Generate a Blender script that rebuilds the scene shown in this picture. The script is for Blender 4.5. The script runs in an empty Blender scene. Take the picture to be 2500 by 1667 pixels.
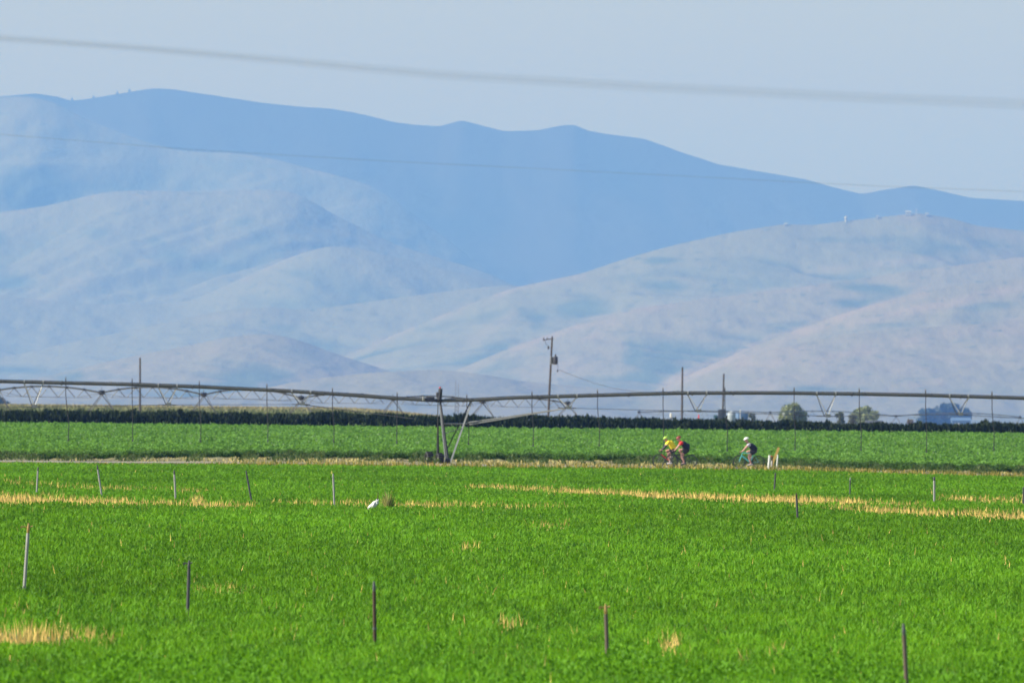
import bpy, bmesh, math, random
import numpy as np
from mathutils import Vector, Matrix

random.seed(7)
rng = np.random.default_rng(11)
scene = bpy.context.scene
col = scene.collection
R = math.radians

# ------------------------------------------------------------------ camera (400 mm telephoto, slightly rolled)
F, CX, CY = 27778.0, 1250.0, 833.5           # focal length in pixels of the 2500 x 1667 frame
H = 2.78
pitch = math.atan(177.5 / F)
roll = math.atan(0.0105)
fw = Vector((0, math.cos(pitch), math.sin(pitch)))
up0 = Vector((0, -math.sin(pitch), math.cos(pitch)))
rt = Vector((1, 0, 0)) * math.cos(roll) + up0 * math.sin(roll)
up = up0 * math.cos(roll) - Vector((1, 0, 0)) * math.sin(roll)
CAM = Vector((0, 0, H))
cam = bpy.data.cameras.new('camera')
cam.lens = 400; cam.sensor_width = 36; cam.sensor_fit = 'HORIZONTAL'
cam.clip_start = 1.0; cam.clip_end = 150000
cam.dof.use_dof = True; cam.dof.focus_distance = 240; cam.dof.aperture_fstop = 9.0
camo = bpy.data.objects.new('camera', cam); col.objects.link(camo)
m = Matrix((rt, up, -fw)).transposed().to_4x4(); m.translation = CAM
camo.matrix_world = m
scene.camera = camo

# ------------------------------------------------------------------ light
SUN_EL, SUN_AZ = R(38), R(-100)               # azimuth from +Y towards +X: the sun stands on the left
sd = Vector((math.sin(SUN_AZ) * math.cos(SUN_EL), math.cos(SUN_AZ) * math.cos(SUN_EL), math.sin(SUN_EL)))
w = bpy.data.worlds.new('World'); scene.world = w; w.use_nodes = True
nt = w.node_tree; bg = nt.nodes['Background']
sky = nt.nodes.new('ShaderNodeTexSky'); sky.sky_type = 'NISHITA'; sky.sun_disc = False
sky.sun_elevation = SUN_EL; sky.sun_rotation = SUN_AZ % (2 * math.pi)
sky.air_density = 1.0; sky.dust_density = 1.2; sky.ozone_density = 1.0
nt.links.new(sky.outputs[0], bg.inputs[0]); bg.inputs[1].default_value = 0.101
sl = bpy.data.lights.new('sun', 'SUN'); sl.energy = 5.0; sl.angle = R(0.5); sl.color = (1.0, 0.95, 0.86)
so = bpy.data.objects.new('sun', sl); col.objects.link(so)
so.rotation_euler = sd.to_track_quat('Z', 'Y').to_euler()
scene.view_settings.view_transform = 'Standard'; scene.view_settings.look = 'None'
scene.view_settings.exposure = 0.6; scene.view_settings.gamma = 1.0
scene.cycles.use_denoising = True
scene.cycles.max_bounces = 6; scene.cycles.transparent_max_bounces = 8
scene.cycles.volume_bounces = 1

# ------------------------------------------------------------------ haze: one closed box of even air
HAZE_DENSITY = 5.2e-5
HAZE_COLOR = (0.113, 0.254, 0.73)
bm = bmesh.new()
x0, x1, y0, y1, z0, z1 = -8200, 8200, -150, 62000, -90, 1500
vs = [bm.verts.new((x, y, z)) for x in (x0, x1) for y in (y0, y1) for z in (z0, z1)]
for f in ((0, 1, 3, 2), (4, 6, 7, 5), (0, 4, 5, 1), (2, 3, 7, 6), (0, 2, 6, 4), (1, 5, 7, 3)):
    bm.faces.new([vs[i] for i in f])
bmesh.ops.recalc_face_normals(bm, faces=bm.faces)
me = bpy.data.meshes.new('haze'); bm.to_mesh(me); bm.free()
haze = bpy.data.objects.new('haze', me); col.objects.link(haze); haze['kind'] = 'stuff'
haze['label'] = 'even blue summer haze between the camera and the hills'
hm = bpy.data.materials.new('haze'); hm.use_nodes = True; n = hm.node_tree.nodes; n.clear()
out = n.new('ShaderNodeOutputMaterial'); pv = n.new('ShaderNodeVolumePrincipled')
pv.inputs['Color'].default_value = (*HAZE_COLOR, 1); pv.inputs['Density'].default_value = HAZE_DENSITY
pv.inputs['Absorption Color'].default_value = (0.63, 0.58, 0.10, 1)
hm.node_tree.links.new(pv.outputs[0], out.inputs['Volume']); me.materials.append(hm)
hm.cycles.homogeneous_volume = True

# ------------------------------------------------------------------ geometry helpers
S = 2500 / 2352.0                             # measurements were taken on a 2352 wide view of the frame
def ray(px, py): return fw * F + rt * (px - CX) + up * (CY - py)
def at(px, py, d):
    r = ray(px, py); return CAM + r * (d / r.y)
def on(px, py, z):
    r = ray(px, py); return CAM + r * ((z - H) / r.z)
def hor(px): return 1011 + (px - 1250) * 0.0105
def xat(px, d): return at(px, hor(px), d).x

def sst(a, b, x):
    t = np.clip((x - a) / (b - a), 0, 1); return t * t * (3 - 2 * t)
PD = [-100, 560, 584, 588, 600, 604, 640, 700, 1010, 1400, 1650, 2100, 20000, 62000]
PZ = [0, 0, 0.02, 0.10, 0.10, 0.03, 0.15, 0.32, 1.2, 1.1, 0.9, 0.4, -15, -60]
def gz(x, d):
    x = np.asarray(x, float); d = np.asarray(d, float)
    z = np.interp(d, PD, PZ)
    z = z + (-0.20 * sst(10, 26, x) - 0.05 * sst(-10, -25, x)) * sst(480, 540, d) * (1 - sst(700, 900, d))
    rise = sst(1400, 1680, d) * (1 - sst(1800, 2300, d)) * sst(-98, -74, x) * (1 - sst(-26, 6, x)) * 2.3
    return z + rise

def vnoise(x, y, seed=0):
    x = np.asarray(x, float); y = np.asarray(y, float)
    xi = np.floor(x).astype(np.int64); yi = np.floor(y).astype(np.int64)
    fx = x - xi; fy = y - yi; fx = fx * fx * (3 - 2 * fx); fy = fy * fy * (3 - 2 * fy)
    def h(a, b):
        v = (a * 374761393 + b * 668265263 + seed * 982451653) & 0x7fffffff
        v = ((v ^ (v >> 13)) * 1274126177) & 0x7fffffff
        return ((v ^ (v >> 16)) & 0xffff) / 65535.0
    return (h(xi, yi) * (1 - fx) + h(xi + 1, yi) * fx) * (1 - fy) + (h(xi, yi + 1) * (1 - fx) + h(xi + 1, yi + 1) * fx) * fy
def fbm(x, y, o=4, seed=0):
    s = 0; a = 0.5
    for k in range(o):
        s = s + a * vnoise(x * 2 ** k, y * 2 ** k, seed + k * 17); a *= 0.5
    return s / (1 - 0.5 ** o)

def tag(o, label=None, cat=None, group=None, kind=None):
    if label: o['label'] = label
    if cat: o['category'] = cat
    if group: o['group'] = group
    if kind: o['kind'] = kind
    return o
def link(name, me, mat=None, parent=None):
    o = bpy.data.objects.new(name, me); col.objects.link(o)
    if mat is not None: me.materials.append(mat)
    if parent is not None: o.parent = parent
    return o
def empty(name, loc, rz=0):
    o = bpy.data.objects.new(name, None); col.objects.link(o); o.location = loc; o.rotation_euler = (0, 0, rz)
    return o
def np_mesh(name, verts, faces, cols=None, smooth=False):
    """faces: (N,k) array"""
    me = bpy.data.meshes.new(name)
    nv, (nf, k) = len(verts), faces.shape
    me.vertices.add(nv); me.vertices.foreach_set('co', verts.astype(np.float32).ravel())
    me.loops.add(nf * k); me.loops.foreach_set('vertex_index', faces.astype(np.int32).ravel())
    me.polygons.add(nf); me.polygons.foreach_set('loop_start', np.arange(nf, dtype=np.int32) * k)
    try: me.polygons.foreach_set('loop_total', np.full(nf, k, dtype=np.int32))
    except Exception: pass
    if cols is not None:
        a = me.color_attributes.new('tint', 'FLOAT_COLOR', 'POINT')
        c = np.ones((nv, 4), np.float32); c[:, :3] = cols; a.data.foreach_set('color', c.ravel())
    me.update(calc_edges=True); me.validate()
    if smooth: me.polygons.foreach_set('use_smooth', np.ones(len(me.polygons), bool))
    return me

class MB:
    def __init__(s): s.bm = bmesh.new()
    def tube(s, pts, r, n=8, cap=True, r2=None):
        pts = [Vector(p) for p in pts]; rings = []
        for i, p in enumerate(pts):
            t = (pts[min(i + 1, len(pts) - 1)] - pts[max(i - 1, 0)]).normalized()
            a = Vector((0, 0, 1)) if abs(t.z) < 0.9 else Vector((1, 0, 0))
            u = t.cross(a).normalized(); v = t.cross(u)
            k = i / max(1, len(pts) - 1)
            rr = r[i] if isinstance(r, (list, tuple)) else (r if r2 is None else r + (r2 - r) * k)
            rings.append([s.bm.verts.new(p + (u * math.cos(q) + v * math.sin(q)) * rr) for q in [2 * math.pi * j / n for j in range(n)]])
        for A, B in zip(rings, rings[1:]):
            for j in range(n): s.bm.faces.new((A[j], A[(j + 1) % n], B[(j + 1) % n], B[j]))
        if cap:
            s.bm.faces.new(rings[0]); s.bm.faces.new(rings[-1][::-1])
        return s
    def box(s, c, size, rz=0, taper=1.0, bev=0):
        c = Vector(c); M = Matrix.Rotation(rz, 3, 'Z'); hx, hy, hz = [q / 2 for q in size]
        v = [s.bm.verts.new(c + M @ Vector((sx * hx * (taper if sz > 0 else 1), sy * hy * (taper if sz > 0 else 1), sz * hz))) for sx in (-1, 1) for sy in (-1, 1) for sz in (-1, 1)]
        fs = [s.bm.faces.new([v[i] for i in f]) for f in ((0, 1, 3, 2), (4, 6, 7, 5), (0, 4, 5, 1), (2, 3, 7, 6), (0, 2, 6, 4), (1, 5, 7, 3))]
        if bev:
            es = {e for f in fs for e in f.edges}
            bmesh.ops.bevel(s.bm, geom=list(es), offset=bev, segments=2, affect='EDGES', profile=0.5)
        return s
    def lathe(s, prof, n=24, axis='Z', c=(0, 0, 0), a0=0, a1=2 * math.pi):
        """prof: (radius, height) pairs around the axis"""
        c = Vector(c); rings = []
        for r, h in prof:
            ring = []
            for j in range(n):
                q = 2 * math.pi * j / n; x, y = r * math.cos(q), r * math.sin(q)
                p = {'Z': (x, y, h), 'Y': (x, h, y), 'X': (h, x, y)}[axis]
                ring.append(s.bm.verts.new(c + Vector(p)))
            rings.append(ring)
        for A, B in zip(rings, rings[1:]):
            for j in range(n): s.bm.faces.new((A[j], A[(j + 1) % n], B[(j + 1) % n], B[j]))
        return s
    def ball(s, c, r, sc=(1, 1, 1), sub=2):
        M = Matrix.Translation(c) @ Matrix.Diagonal((*[r * k for k in sc], 1))
        bmesh.ops.create_icosphere(s.bm, subdivisions=sub, radius=1, matrix=M); return s
    def build(s, name, mat, parent=None, smooth=True):
        bmesh.ops.recalc_face_normals(s.bm, faces=s.bm.faces)
        me = bpy.data.meshes.new(name); s.bm.to_mesh(me); s.bm.free()
        if smooth:
            me.polygons.foreach_set('use_smooth', np.ones(len(me.polygons), bool))
            me.set_sharp_from_angle(angle=R(40))
        return link(name, me, mat, parent)

# ------------------------------------------------------------------ materials
def mat_basic(name, color, rough=0.6, metal=0.0, var=0.25, scale=6.0, spec=0.4):
    m = bpy.data.materials.new(name); m.use_nodes = True
    t = m.node_tree; b = t.nodes['Principled BSDF']
    tc = t.nodes.new('ShaderNodeTexCoord'); nz = t.nodes.new('ShaderNodeTexNoise'); nz.inputs['Scale'].default_value = scale
    nz.inputs['Detail'].default_value = 5
    mx = t.nodes.new('ShaderNodeMix'); mx.data_type = 'RGBA'
    c = Vector(color)
    mx.inputs['A'].default_value = (*(c * (1 - var)), 1); mx.inputs['B'].default_value = (*[min(1, q * (1 + var)) for q in c], 1)
    t.links.new(tc.outputs['Object'], nz.inputs['Vector']); t.links.new(nz.outputs['Fac'], mx.inputs['Factor'])
    t.links.new(mx.outputs['Result'], b.inputs['Base Color'])
    b.inputs['Roughness'].default_value = rough; b.inputs['Metallic'].default_value = metal
    b.inputs['Specular IOR Level'].default_value = spec
    return m
def mat_leaf(name, trans=0.35, rough=0.55, gain=1.0, tcol=(1.18, 1.1, 0.5)):
    m = bpy.data.materials.new(name); m.use_nodes = True
    t = m.node_tree; b = t.nodes['Principled BSDF']; out = t.nodes['Material Output']
    at_ = t.nodes.new('ShaderNodeAttribute'); at_.attribute_name = 'tint'
    t.links.new(at_.outputs['Color'], b.inputs['Base Color'])
    b.inputs['Roughness'].default_value = rough; b.inputs['Specular IOR Level'].default_value = 0.12
    tr = t.nodes.new('ShaderNodeBsdfTranslucent'); mm = t.nodes.new('ShaderNodeMix'); mm.data_type = 'RGBA'; mm.blend_type = 'MULTIPLY'
    mm.inputs['Factor'].default_value = 1; mm.inputs['B'].default_value = (*tcol, 1)
    t.links.new(at_.outputs['Color'], mm.inputs['A']); t.links.new(mm.outputs['Result'], tr.inputs['Color'])
    ms = t.nodes.new('ShaderNodeMixShader'); ms.inputs[0].default_value = trans
    t.links.new(b.outputs[0], ms.inputs[1]); t.links.new(tr.outputs[0], ms.inputs[2]); t.links.new(ms.outputs[0], out.inputs['Surface'])
    return m
M = {}
M['leaf'] = mat_leaf('plant_leaf', 0.42)
M['dry'] = mat_leaf('dry_stalk', 0.25, tcol=(1.05, 1.0, 0.9))
M['tree_leaf'] = mat_leaf('tree_leaf', 0.25)
M['galv'] = mat_basic('galvanised_steel', (0.11, 0.115, 0.12), 0.5, 0.35, 0.25, 3)
M['galv_light'] = mat_basic('pale_galvanised_steel', (0.30, 0.31, 0.295), 0.45, 0.25, 0.15, 5)
M['pipe'] = mat_basic('weathered_pipe_steel', (0.11, 0.115, 0.105), 0.55, 0.3, 0.3, 2)
M['rust'] = mat_basic('rusty_steel', (0.075, 0.045, 0.032), 0.75, 0.2, 0.4, 9)
M['gray_pipe'] = mat_basic('grey_riser_pipe', (0.34, 0.33, 0.31), 0.55, 0.2, 0.25, 9)
M['dark_pipe'] = mat_basic('dark_riser_pipe', (0.085, 0.082, 0.088), 0.5, 0.3, 0.35, 9)
M['brown_pipe'] = mat_basic('brown_riser_pipe', (0.13, 0.095, 0.075), 0.55, 0.2, 0.35, 9)
M['brass'] = mat_basic('weathered_brass', (0.42, 0.27, 0.10), 0.4, 0.6, 0.3, 20)
M['dark_steel'] = mat_basic('weathered_and_shaded_steel', (0.035, 0.037, 0.042), 0.6, 0.1, 0.3, 3)
M['black'] = mat_basic('black_rubber', (0.02, 0.02, 0.021), 0.7, 0, 0.2)
M['hose'] = mat_basic('black_hose', (0.028, 0.03, 0.034), 0.5, 0, 0.2)
M['wood'] = mat_basic('weathered_pole_wood', (0.075, 0.065, 0.058), 0.85, 0, 0.35, 3)
M['stake'] = mat_basic('yellow_lumber', (0.62, 0.42, 0.12), 0.75, 0, 0.25, 12)
M['white'] = mat_basic('white_paint', (0.64, 0.65, 0.61), 0.5, 0, 0.08)
M['box'] = mat_basic('dark_cabinet_paint', (0.05, 0.055, 0.07), 0.5, 0.1, 0.3)
M['blueg'] = mat_basic('blue_steel_cladding', (0.10, 0.17, 0.30), 0.5, 0.1, 0.2, 0.5)
M['haze_tank'] = mat_basic('grey_tank_paint', (0.30, 0.34, 0.38), 0.6, 0, 0.1, 1)
M['dull_white'] = mat_basic('dull_white_paint', (0.42, 0.43, 0.42), 0.6, 0, 0.1, .1)
M['tank'] = mat_basic('white_tank_paint', (0.72, 0.74, 0.76), 0.4, 0, 0.1, 1)
M['wire'] = mat_basic('aluminium_cable', (0.20, 0.21, 0.22), 0.5, 0.5, 0.1)
M['bark'] = mat_basic('bark', (0.10, 0.08, 0.06), 0.9, 0, 0.3, 4)
M['skin'] = mat_basic('sunburnt_skin', (0.48, 0.26, 0.20), 0.55, 0, 0.08)
M['red'] = mat_basic('red_paint', (0.62, 0.04, 0.03), 0.4, 0, 0.1)

# ------------------------------------------------------------------ ground sheet
ds = np.concatenate([np.arange(-100, 100, 20.), np.arange(100, 560, 6.), np.arange(560, 660, 1.), np.arange(660, 1100, 10.),
                     np.arange(1100, 2400, 25.), np.geomspace(2400, 61500, 70)])
us = np.concatenate([-np.linspace(1, 0.12, 16)[:-1], np.linspace(-0.12, 0.12, 13), np.linspace(0.12, 1, 16)[1:]])
DD, UU = np.meshgrid(ds, us, indexing='ij')
XX = UU * (0.118 * np.maximum(DD, 0) + 150)
ZZ = gz(XX, DD)
V = np.stack([XX, DD, ZZ], -1).reshape(-1, 3)
nu = len(us); I = np.arange(len(V)).reshape(len(ds), nu)
Fq = np.stack([I[:-1, :-1], I[:-1, 1:], I[1:, 1:], I[1:, :-1]], -1).reshape(-1, 4)
gm = bpy.data.materials.new('field_soil'); gm.use_nodes = True
t = gm.node_tree; b = t.nodes['Principled BSDF']; b.inputs['Roughness'].default_value = 0.95
geo = t.nodes.new('ShaderNodeNewGeometry'); sep = t.nodes.new('ShaderNodeSeparateXYZ'); t.links.new(geo.outputs['Position'], sep.inputs[0])
def step_mix(a, bcol, lo, hi, socket=None):
    mr = t.nodes.new('ShaderNodeMapRange'); mr.inputs['From Min'].default_value = lo; mr.inputs['From Max'].default_value = hi
    t.links.new(socket or sep.outputs['Y'], mr.inputs['Value'])
    mx = t.nodes.new('ShaderNodeMix'); mx.data_type = 'RGBA'; t.links.new(mr.outputs['Result'], mx.inputs['Factor'])
    if isinstance(a, tuple): mx.inputs['A'].default_value = (*a, 1)
    else: t.links.new(a, mx.inputs['A'])
    if isinstance(bcol, tuple): mx.inputs['B'].default_value = (*bcol, 1)
    else: t.links.new(bcol, mx.inputs['B'])
    return mx.outputs['Result']
c = step_mix((0.045, 0.085, 0.018), (0.20, 0.18, 0.09), 548, 552)
c = step_mix(c, (0.07, 0.10, 0.03), 640, 655)
c = step_mix(c, (0.36, 0.30, 0.17), 1008, 1014)
nz = t.nodes.new('ShaderNodeTexNoise'); nz.inputs['Scale'].default_value = 0.01; nz.inputs['Detail'].default_value = 3
t.links.new(geo.outputs['Position'], nz.inputs['Vector'])
far = step_mix((0.34, 0.28, 0.16), (0.13, 0.17, 0.05), 0.45, 0.55, nz.outputs['Fac'])
c = step_mix(c, far, 1300, 1320)
n2 = t.nodes.new('ShaderNodeTexNoise'); n2.inputs['Scale'].default_value = 3.0; n2.inputs['Detail'].default_value = 8
t.links.new(geo.outputs['Position'], n2.inputs['Vector'])
mx = t.nodes.new('ShaderNodeMix'); mx.data_type = 'RGBA'; mx.blend_type = 'MULTIPLY'; mx.inputs['Factor'].default_value = 0.5
t.links.new(c, mx.inputs['A']); t.links.new(n2.outputs['Color'], mx.inputs['B'])
rm = t.nodes.new('ShaderNodeMapRange'); rm.inputs['To Min'].default_value = 0.6; rm.inputs['To Max'].default_value = 1.5
t.links.new(n2.outputs['Fac'], rm.inputs['Value']); t.links.new(rm.outputs['Result'], mx.inputs['B']); mx.inputs['Factor'].default_value = 1
t.links.new(mx.outputs['Result'], b.inputs['Base Color'])
o = link('ground', np_mesh('ground', V, Fq, smooth=True), gm); tag(o, kind='structure')

# gravel road, a sheet just above the ground
xs = np.linspace(-60, 60, 121); yy = np.array([588.2, 590, 594, 598, 599.8])
XX, YY = np.meshgrid(xs, yy, indexing='ij'); ZZ = gz(XX, YY) + 0.012
V = np.stack([XX, YY, ZZ], -1).reshape(-1, 3); I = np.arange(len(V)).reshape(len(xs), len(yy))
Fq = np.stack([I[:-1, :-1], I[1:, :-1], I[1:, 1:], I[:-1, 1:]], -1).reshape(-1, 4)
o = link('road', np_mesh('road', V, Fq), mat_basic('pale_gravel', (0.27, 0.25, 0.225), 0.95, 0, 0.25, 1.5)); tag(o, kind='structure')

# ------------------------------------------------------------------ blades
def blades(name, x, y, h, wd, tint, mat, label, z=None, lean=0.35, kind='stuff', drop=0.0, obj_parent=None):
    n = len(x); z = gz(x, y) if z is None else z
    a = rng.uniform(0, math.pi * 2, n); la = rng.uniform(0, math.pi * 2, n); ll = rng.uniform(0.05, lean, n) * h
    cx, sx = np.cos(a) * wd / 2, np.sin(a) * wd / 2
    lx, ly = np.cos(la) * ll, np.sin(la) * ll
    P = np.empty((n, 4, 3))
    P[:, 0] = np.stack([x, y, z + drop], -1)
    P[:, 1] = np.stack([x + cx + lx * .35, y + sx + ly * .35, z + h * .55], -1)
    P[:, 2] = np.stack([x + lx, y + ly, z + h * (1 - 0.25 * (ll / h))], -1)
    P[:, 3] = np.stack([x - cx + lx * .35, y - sx + ly * .35, z + h * .55], -1)
    fa = np.arange(n * 4).reshape(n, 4)
    o = link(name, np_mesh(name, P.reshape(-1, 3), fa, np.repeat(tint, 4, axis=0)), mat)
    if label: o['label'] = label
    o['kind'] = kind
    return o
def sample_field(n, d0, d1, p=1.0, margin=1.18, xoff=1.5):
    """distances with density ~ d^-p per unit depth"""
    u = rng.uniform(0, 1, n)
    if abs(p - 1) < 1e-6: d = d0 * (d1 / d0) ** u
    else: d = (d0 ** (1 - p) + u * (d1 ** (1 - p) - d0 ** (1 - p))) ** (1 / (1 - p))
    hw = d * 1250 / F * margin + xoff
    return rng.uniform(-1, 1, n) * hw, d

# dry patches, described where they lie on the ground (traced ellipses / strips)
def strip_weight(x, d):
    """how dry the grass is at a ground point, 0..1"""
    s = F / d
    # position in frame-like coordinates of the canopy (z = .3): used once to lay the strips on the ground
    px = 1250 + x * s; py = 1011 + (H - 0.3) * s + (px - 1250) * 0.0105
    nz_ = fbm(x * 0.9, d * 0.12, 3, 5); fine = vnoise(x * 3.1, d * 0.5, 9)
    wgt = np.zeros_like(x)
    def strip(pts, th, gain=1.0, ends=60):
        nonlocal wgt
        P = np.array(pts, float); yc = np.interp(px, P[:, 0], P[:, 1]); tt = np.interp(px, P[:, 0], th) if hasattr(th, '__len__') else th
        a = np.clip(1.12 - np.abs(py - yc - (nz_ - .5) * 8) / tt, 0, 1)
        e = np.clip((px - P[0, 0] + ends) / ends, 0, 1) * np.clip((P[-1, 0] + ends - px) / ends, 0, 1)
        wgt = np.maximum(wgt, a * e * gain * np.clip(2.3 * (nz_ - .5) + .88 + .4 * (fine - .5), 0.12, 1.2))
    strip([(-200, 1210), (0, 1212), (100, 1214), (300, 1219), (450, 1224), (590, 1229)], [14, 14, 12, 7, 6, 5], 1.0)
    strip([(-200, 1166), (0, 1171), (150, 1181), (260, 1186), (550, 1195)], [3, 3, 5, 4, 2], 0.42)
    strip([(700, 1222), (880, 1224), (1000, 1226), (1350, 1231)], [4, 5, 6, 4], 0.6)
    strip([(1180, 1184), (1300, 1190), (1500, 1199), (1700, 1207), (1850, 1213), (2000, 1217), (2150, 1223), (2230, 1227)], [4, 6, 7, 8, 9, 9, 7, 4], 1.0)
    strip([(2330, 1212), (2420, 1217), (2700, 1222)], [5, 8, 8], 0.7)
    strip([(1980, 1230), (2080, 1236), (2160, 1241), (2300, 1247), (2500, 1253), (2700, 1258)], [3, 5, 8, 9, 10, 10], 1.1)
    strip([(-200, 1535), (0, 1542), (120, 1540), (240, 1545), (290, 1552)], [27, 26, 24, 15, 7], 1.25, 40)
    def blob(cx, cy, rx, ry, g):
        nonlocal wgt
        q = ((px - cx) / rx) ** 2 + ((py - cy) / ry) ** 2
        wgt = np.maximum(wgt, np.clip(1.2 - q, 0, 1) * g * (0.4 + fine))
    for bb in ((1640, 1566, 22, 22, .75), (1592, 1560, 8, 14, .5), (1660, 1556, 14, 20, .8), (1255, 1512, 45, 9, .6), (1150, 1332, 28, 9, .5), (545, 1432, 70, 12, .35),
               (1900, 1583, 20, 9, .6), (2038, 1588, 12, 12, .5), (1205, 1433, 8, 10, .5), (1340, 1280, 60, 7, .4), (1380, 1275, 30, 6, .35),
               (485, 1216, 20, 10, .9), (60, 1480, 60, 8, .3), (720, 1540, 60, 10, .2), (2290, 1570, 14, 10, .35), (2465, 1360, 10, 10, .4), (1825, 1590, 16, 10, .4)):
        blob(*bb)
    return np.clip(wgt, 0, 1), nz_, fine

def mixc(a, b, t): return a[None] * (1 - t[:, None]) + b[None] * t[:, None]
GREEN_A = np.array([0.142, 0.350, 0.017]); GREEN_B = np.array([0.076, 0.215, 0.015]); GREEN_C = np.array([0.21, 0.36, 0.03])
TAN = np.array([0.86, 0.64, 0.18]); TAN2 = np.array([0.78, 0.52, 0.17])

N = 760000
x, d = sample_field(N, 88, 549, 1.0)
wgt, nz_, fine = strip_weight(x, d)
keep = rng.uniform(0, 1, N) > wgt * 1.4
x, d, nz_, fine = x[keep], d[keep], nz_[keep], fine[keep]
clump = 0.55 * fbm(x * 1.5, d * 0.22, 4, 31) + 0.45 * vnoise(x * 6.5, d * 1.1, 37); big = fbm(x * 0.16, d * 0.03, 2, 77)
tt = np.clip((clump - 0.5) * 2.7 + 0.5 + rng.normal(0, 0.13, len(x)), 0, 1)
tint = mixc(GREEN_B, GREEN_A, tt)
tint += (GREEN_C - GREEN_A)[None] * (np.clip(rng.normal(0.08, 0.22, len(x)), 0, 1))[:, None]
tint *= ((0.74 + 0.5 * big) * (1 + .10 * sst(150, 105, d)))[:, None]
top = (0.23 + 0.16 * clump) * rng.uniform(0.80, 1.10, len(x))
h = np.minimum(rng.uniform(0.07, 0.17, len(x)) * (d / 140) ** 0.25, top - .02)
wd = 0.017 * (d / 110) ** 0.75 * rng.uniform(0.7, 1.3, len(x))
blades('grass', x, d, h, wd, tint, M['leaf'], 'lush green grass crop covering the near field', z=gz(x, d) + top - h, lean=0.75)

N = 90000
x, d = sample_field(N, 88, 135, 1.0)
ck = fbm(x * 1.6, d * 0.35, 3, 91); keep = ck > 0.42 + 0.35 * sst(100, 128, d); x, d, ck = x[keep], d[keep], ck[keep]; n = len(x)
tint = mixc(GREEN_B, GREEN_A, np.clip(rng.normal(.6, .35, n), 0, 1))
blades('clover_leaves', x, d, rng.uniform(0.03, 0.07, n), rng.uniform(0.02, 0.04, n), tint, M['leaf'], 'broad leaved lush green plants among the nearest grass', z=gz(x, d) + .22 + .22 * ck * rng.uniform(.3, 1, n), lean=0.9)
# dry stalks of the tan strips
N = 200000
x, d = sample_field(N, 100, 549, 0.4)
wgt, nz_, fine = strip_weight(x, d)
keep = rng.uniform(0, 1, N) < wgt * 1.6
x, d = x[keep], d[keep]
xs_, d_s = sample_field(1500, 95, 540, 1.0)   # stray stalks
x = np.concatenate([x, xs_]); d = np.concatenate([d, d_s]); n = len(x)
tint = mixc(TAN, TAN2, rng.uniform(0, 1, n)) * rng.uniform(0.75, 1.2, n)[:, None]
h = rng.uniform(0.24, 0.42, n); wd = 0.0145 * (d / 110) ** 0.7 * rng.uniform(0.6, 1.3, n)
blades('dry_grass', x, d, h, wd, tint, M['dry'], 'straw coloured dry grass in thin strips across the near field', lean=0.3)

# verge between road and crop
N = 26000
x = rng.uniform(-34, 34, N); d = rng.uniform(600, 652, N)
cw = fbm(x * 0.8, d * 0.2, 3, 12)
keep = (cw > 0.54) & ~((np.abs(x + 4.3) < 1.6) & (d < 624)) & ((x > -15) | (rng.uniform(0, 1, N) < 0.35)); x, d = x[keep], d[keep]; n = len(x)
tint = mixc(TAN, np.array([0.14, 0.20, 0.05]), np.clip(rng.normal(0.3, 0.4, n), 0, 1)) * np.array([.72, .8, 1.2])
blades('verge_grass', x, d, rng.uniform(0.08, 0.26, n), rng.uniform(0.04, 0.12, n), tint, M['dry'], 'tufts of bleached grass on the verge behind the road')
N = 9000                                       # sparse brownish fringe at the far edge of the near field
x = rng.uniform(-32, 34, N); d = rng.uniform(541, 556, N); n = N
tint = mixc(np.array([0.11, 0.16, 0.025]), TAN2, np.clip(rng.normal(0.25, 0.3, n), 0, 1))
blades('edge_grass', x, d, rng.uniform(0.2, 0.36, n) * (1 + .5 * sst(-17, -11, x)), rng.uniform(0.03, 0.06, n), tint, M['leaf'], 'browning fringe of grass at the far edge of the near field')

N = 14000                                      # dark weeds between road and crop
x = rng.uniform(-34, 34, N); wv = fbm(x * 1.4, x * 0 + 7, 3, 55); keep = wv > .43 + .10 * (x < -14); x, wv = x[keep], wv[keep]; n = len(x)
d = 630 - 38 * sst(8, 27, x) - 22 * sst(-12, -27, x) - rng.uniform(0, 1, n) ** 1.5 * 22 * (1 - .6 * sst(8, 20, x))
hh = 0.15 + .9 * (wv - .43); tint = mixc(np.array([0.045, 0.085, 0.03]), np.array([0.13, 0.17, 0.06]), np.clip(rng.normal(.3, .3, n), 0, 1))
blades('roadside_weeds', x, d, rng.uniform(0.10, 0.22, n), rng.uniform(0.05, 0.12, n), tint, M['leaf'], 'grey green weeds growing between the road verge and the row crop', z=gz(x, d) + hh * rng.uniform(0, 1, n), lean=0.6)
# potato-like crop
def crop_edge(x): return 630 + 0 * x - 22 * sst(-12, -27, x) - 38 * sst(8, 27, x) + 3 * (fbm(x * 0.6, x * 0 + 3, 2, 8) - .5)
N = 420000
x, d = sample_field(N, 604, 1008, 0.6)
keep = d > crop_edge(x); x, d = x[keep], d[keep]
edge = d - crop_edge(x)
ex = rng.uniform(-34, 34, 60000); ed = crop_edge(ex) + rng.uniform(0, 3.5, 60000) ** 1.0
x = np.concatenate([x, ex]); d = np.concatenate([d, ed]); n = len(x)
cl = fbm(x * 1.1, d * 0.25, 3, 41); row = 0.5 + 0.5 * np.sin(x * 2 * math.pi / 0.91)
hh = (0.40 + 0.22 * cl) * (0.8 + 0.2 * row)
zz = gz(x, d) + hh * rng.uniform(0.35, 1.0, n) ** 0.6 - 0.12
tt = np.clip((cl - .5) * 2 + .5 + rng.normal(0, .25, n), 0, 1)
tint = mixc(np.array([0.075, 0.18, 0.032]), np.array([0.17, 0.36, 0.065]), tt)
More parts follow.
